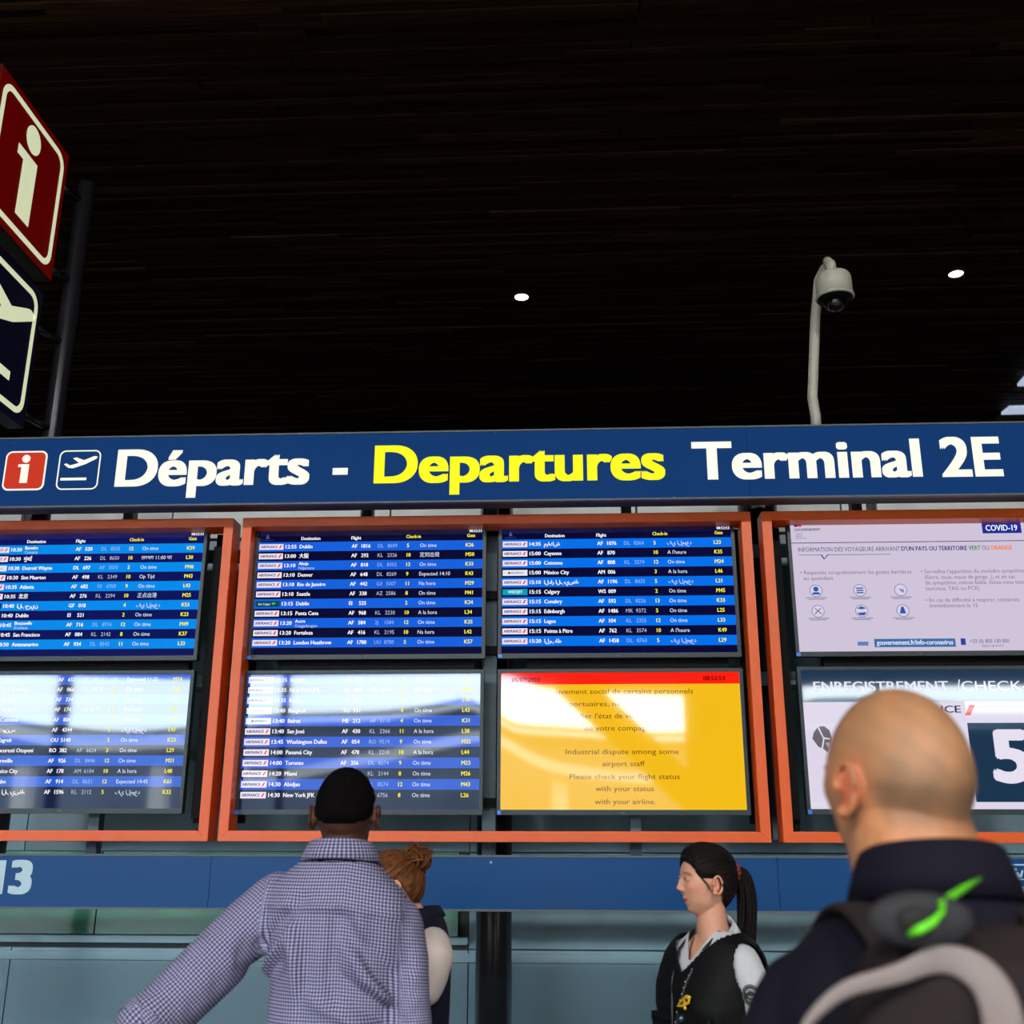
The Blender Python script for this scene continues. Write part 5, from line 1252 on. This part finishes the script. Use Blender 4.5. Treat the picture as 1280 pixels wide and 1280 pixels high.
# front compartment below the stripe
P = loft([(1.05*s_, .09*s_, .02*s_, 0, -.325*s_), (1.07*s_, .12*s_, .03*s_, 0, -.325*s_), (1.25*s_, .125*s_, .032*s_, 0, -.325*s_), (1.335*s_, .105*s_, .028*s_, 0, -.318*s_), (1.37*s_, .06*s_, .02*s_, 0, -.308*s_)], 32, 3)
finish('front_pocket', blob([P], .007, 4), m_pk2, PK)
def lp(px, py, y): return Vector(local_at(PK, y, px, py))
def ribbon(pts, w, th, m, nm, parent=PK, up=(0, 0, 1)):
    P = [Vector(p) for p in pts]; n = len(P); Vv = []
    for i, p in enumerate(P):
        t = (P[min(i+1, n-1)]-P[max(i-1, 0)]).normalized(); nn = Vector((0, -1, 0)) if up is None else Vector(up)
        wd = t.cross(nn).normalized(); nn = wd.cross(t).normalized(); ww = w[i] if isinstance(w, list) else w
        Vv += [p+wd*ww-nn*th, p+wd*ww+nn*th, p-wd*ww+nn*th, p-wd*ww-nn*th]
    F = [(i*4+j, i*4+(j+1) % 4, (i+1)*4+(j+1) % 4, (i+1)*4+j) for i in range(n-1) for j in range(4)]+[(3, 2, 1, 0), tuple((n-1)*4+j for j in range(4))]
    o = meshobj(nm, Vv, F, m, parent, True); b_ = o.modifiers.new('b', 'SUBSURF'); b_.levels = 1; b_.render_levels = 2; return o
yo = -.352*s_
def yface(z): return np.interp(z/s_, [1.05, 1.1, 1.25, 1.335, 1.37, 1.40, 1.45, 1.475], [-.345, -.36, -.362, -.352, -.338, -.310, -.283, -.24])*s_
spx = [(1000, 1290), (1022, 1262), (1055, 1234), (1100, 1224), (1135, 1214), (1160, 1200), (1190, 1198), (1220, 1210), (1244, 1236), (1256, 1275), (1258, 1320)]
pts = []
for a, b in spx:
    z = lp(a, b, -.34*s_).z
    for _ in range(3): p = lp(a, b, yface(z)-.006); z = p.z
    pts.append(p)
ribbon(pts, [.004, .006, .008, .009, .010, .012, .015, .018, .020, .021, .021], .003, m_strp, 'stripe', up=(0, -1, 0))
for sx in (-1, 1):      # padded shoulder straps
    pp = [(sx*.075, -.20, 1.415), (sx*.082, -.165, 1.455), (sx*.090, -.10, 1.482), (sx*.098, -.03, 1.490), (sx*.105, .05, 1.470), (sx*.112, .115, 1.41), (sx*.118, .158, 1.30), (sx*.13, .162, 1.18), (sx*.17, .12, 1.08), (sx*.20, .0, 1.06), (sx*.17, -.15, 1.07)]
    ribbon([np.array(p)*s_ for p in pp], [.030*s_]*7+[.015]*4, .008, m_pk, 'shoulder_strap', up=(0, 0, 1))
hp = [(-.045, -.20, 1.425), (-.04, -.21, 1.455), (0, -.215, 1.468), (.04, -.21, 1.455), (.045, -.20, 1.425)]
MB().tube([np.array(p)*s_ for p in hp], .009, 10).build('grab_handle', m_pk2, PK, True)
c = lp(1150, 1150, -.275*s_); v, f = ell(c, (.050, .014, .026)); meshobj('mesh_panel', v, f, mat('grey_mesh', (27, 27, 33), .8, noise=.2, nscale=60), PK, True)
c = lp(1146, 1150, -.292*s_); v, f = ell(c, (.017, .005, .013)); meshobj('vent_hole', v, f, mat('hole_black', (6, 6, 8), .8), PK, True)
m_green = mat('bright_green_cord', (92, 200, 20), .5)
gp = [lp(a, b, y) for a, b, y in [(1226, 1098, -.13), (1208, 1108, -.18), (1190, 1120, -.25), (1176, 1130, -.302), (1178, 1140, -.318), (1166, 1153, -.326), (1150, 1162, -.328), (1136, 1168, -.322)]]
MB().tube(gp, [.0018, .0034, .0042, .003, .0024, .0036, .0042, .0024], 8).build('green_cord', m_green, PK, True)
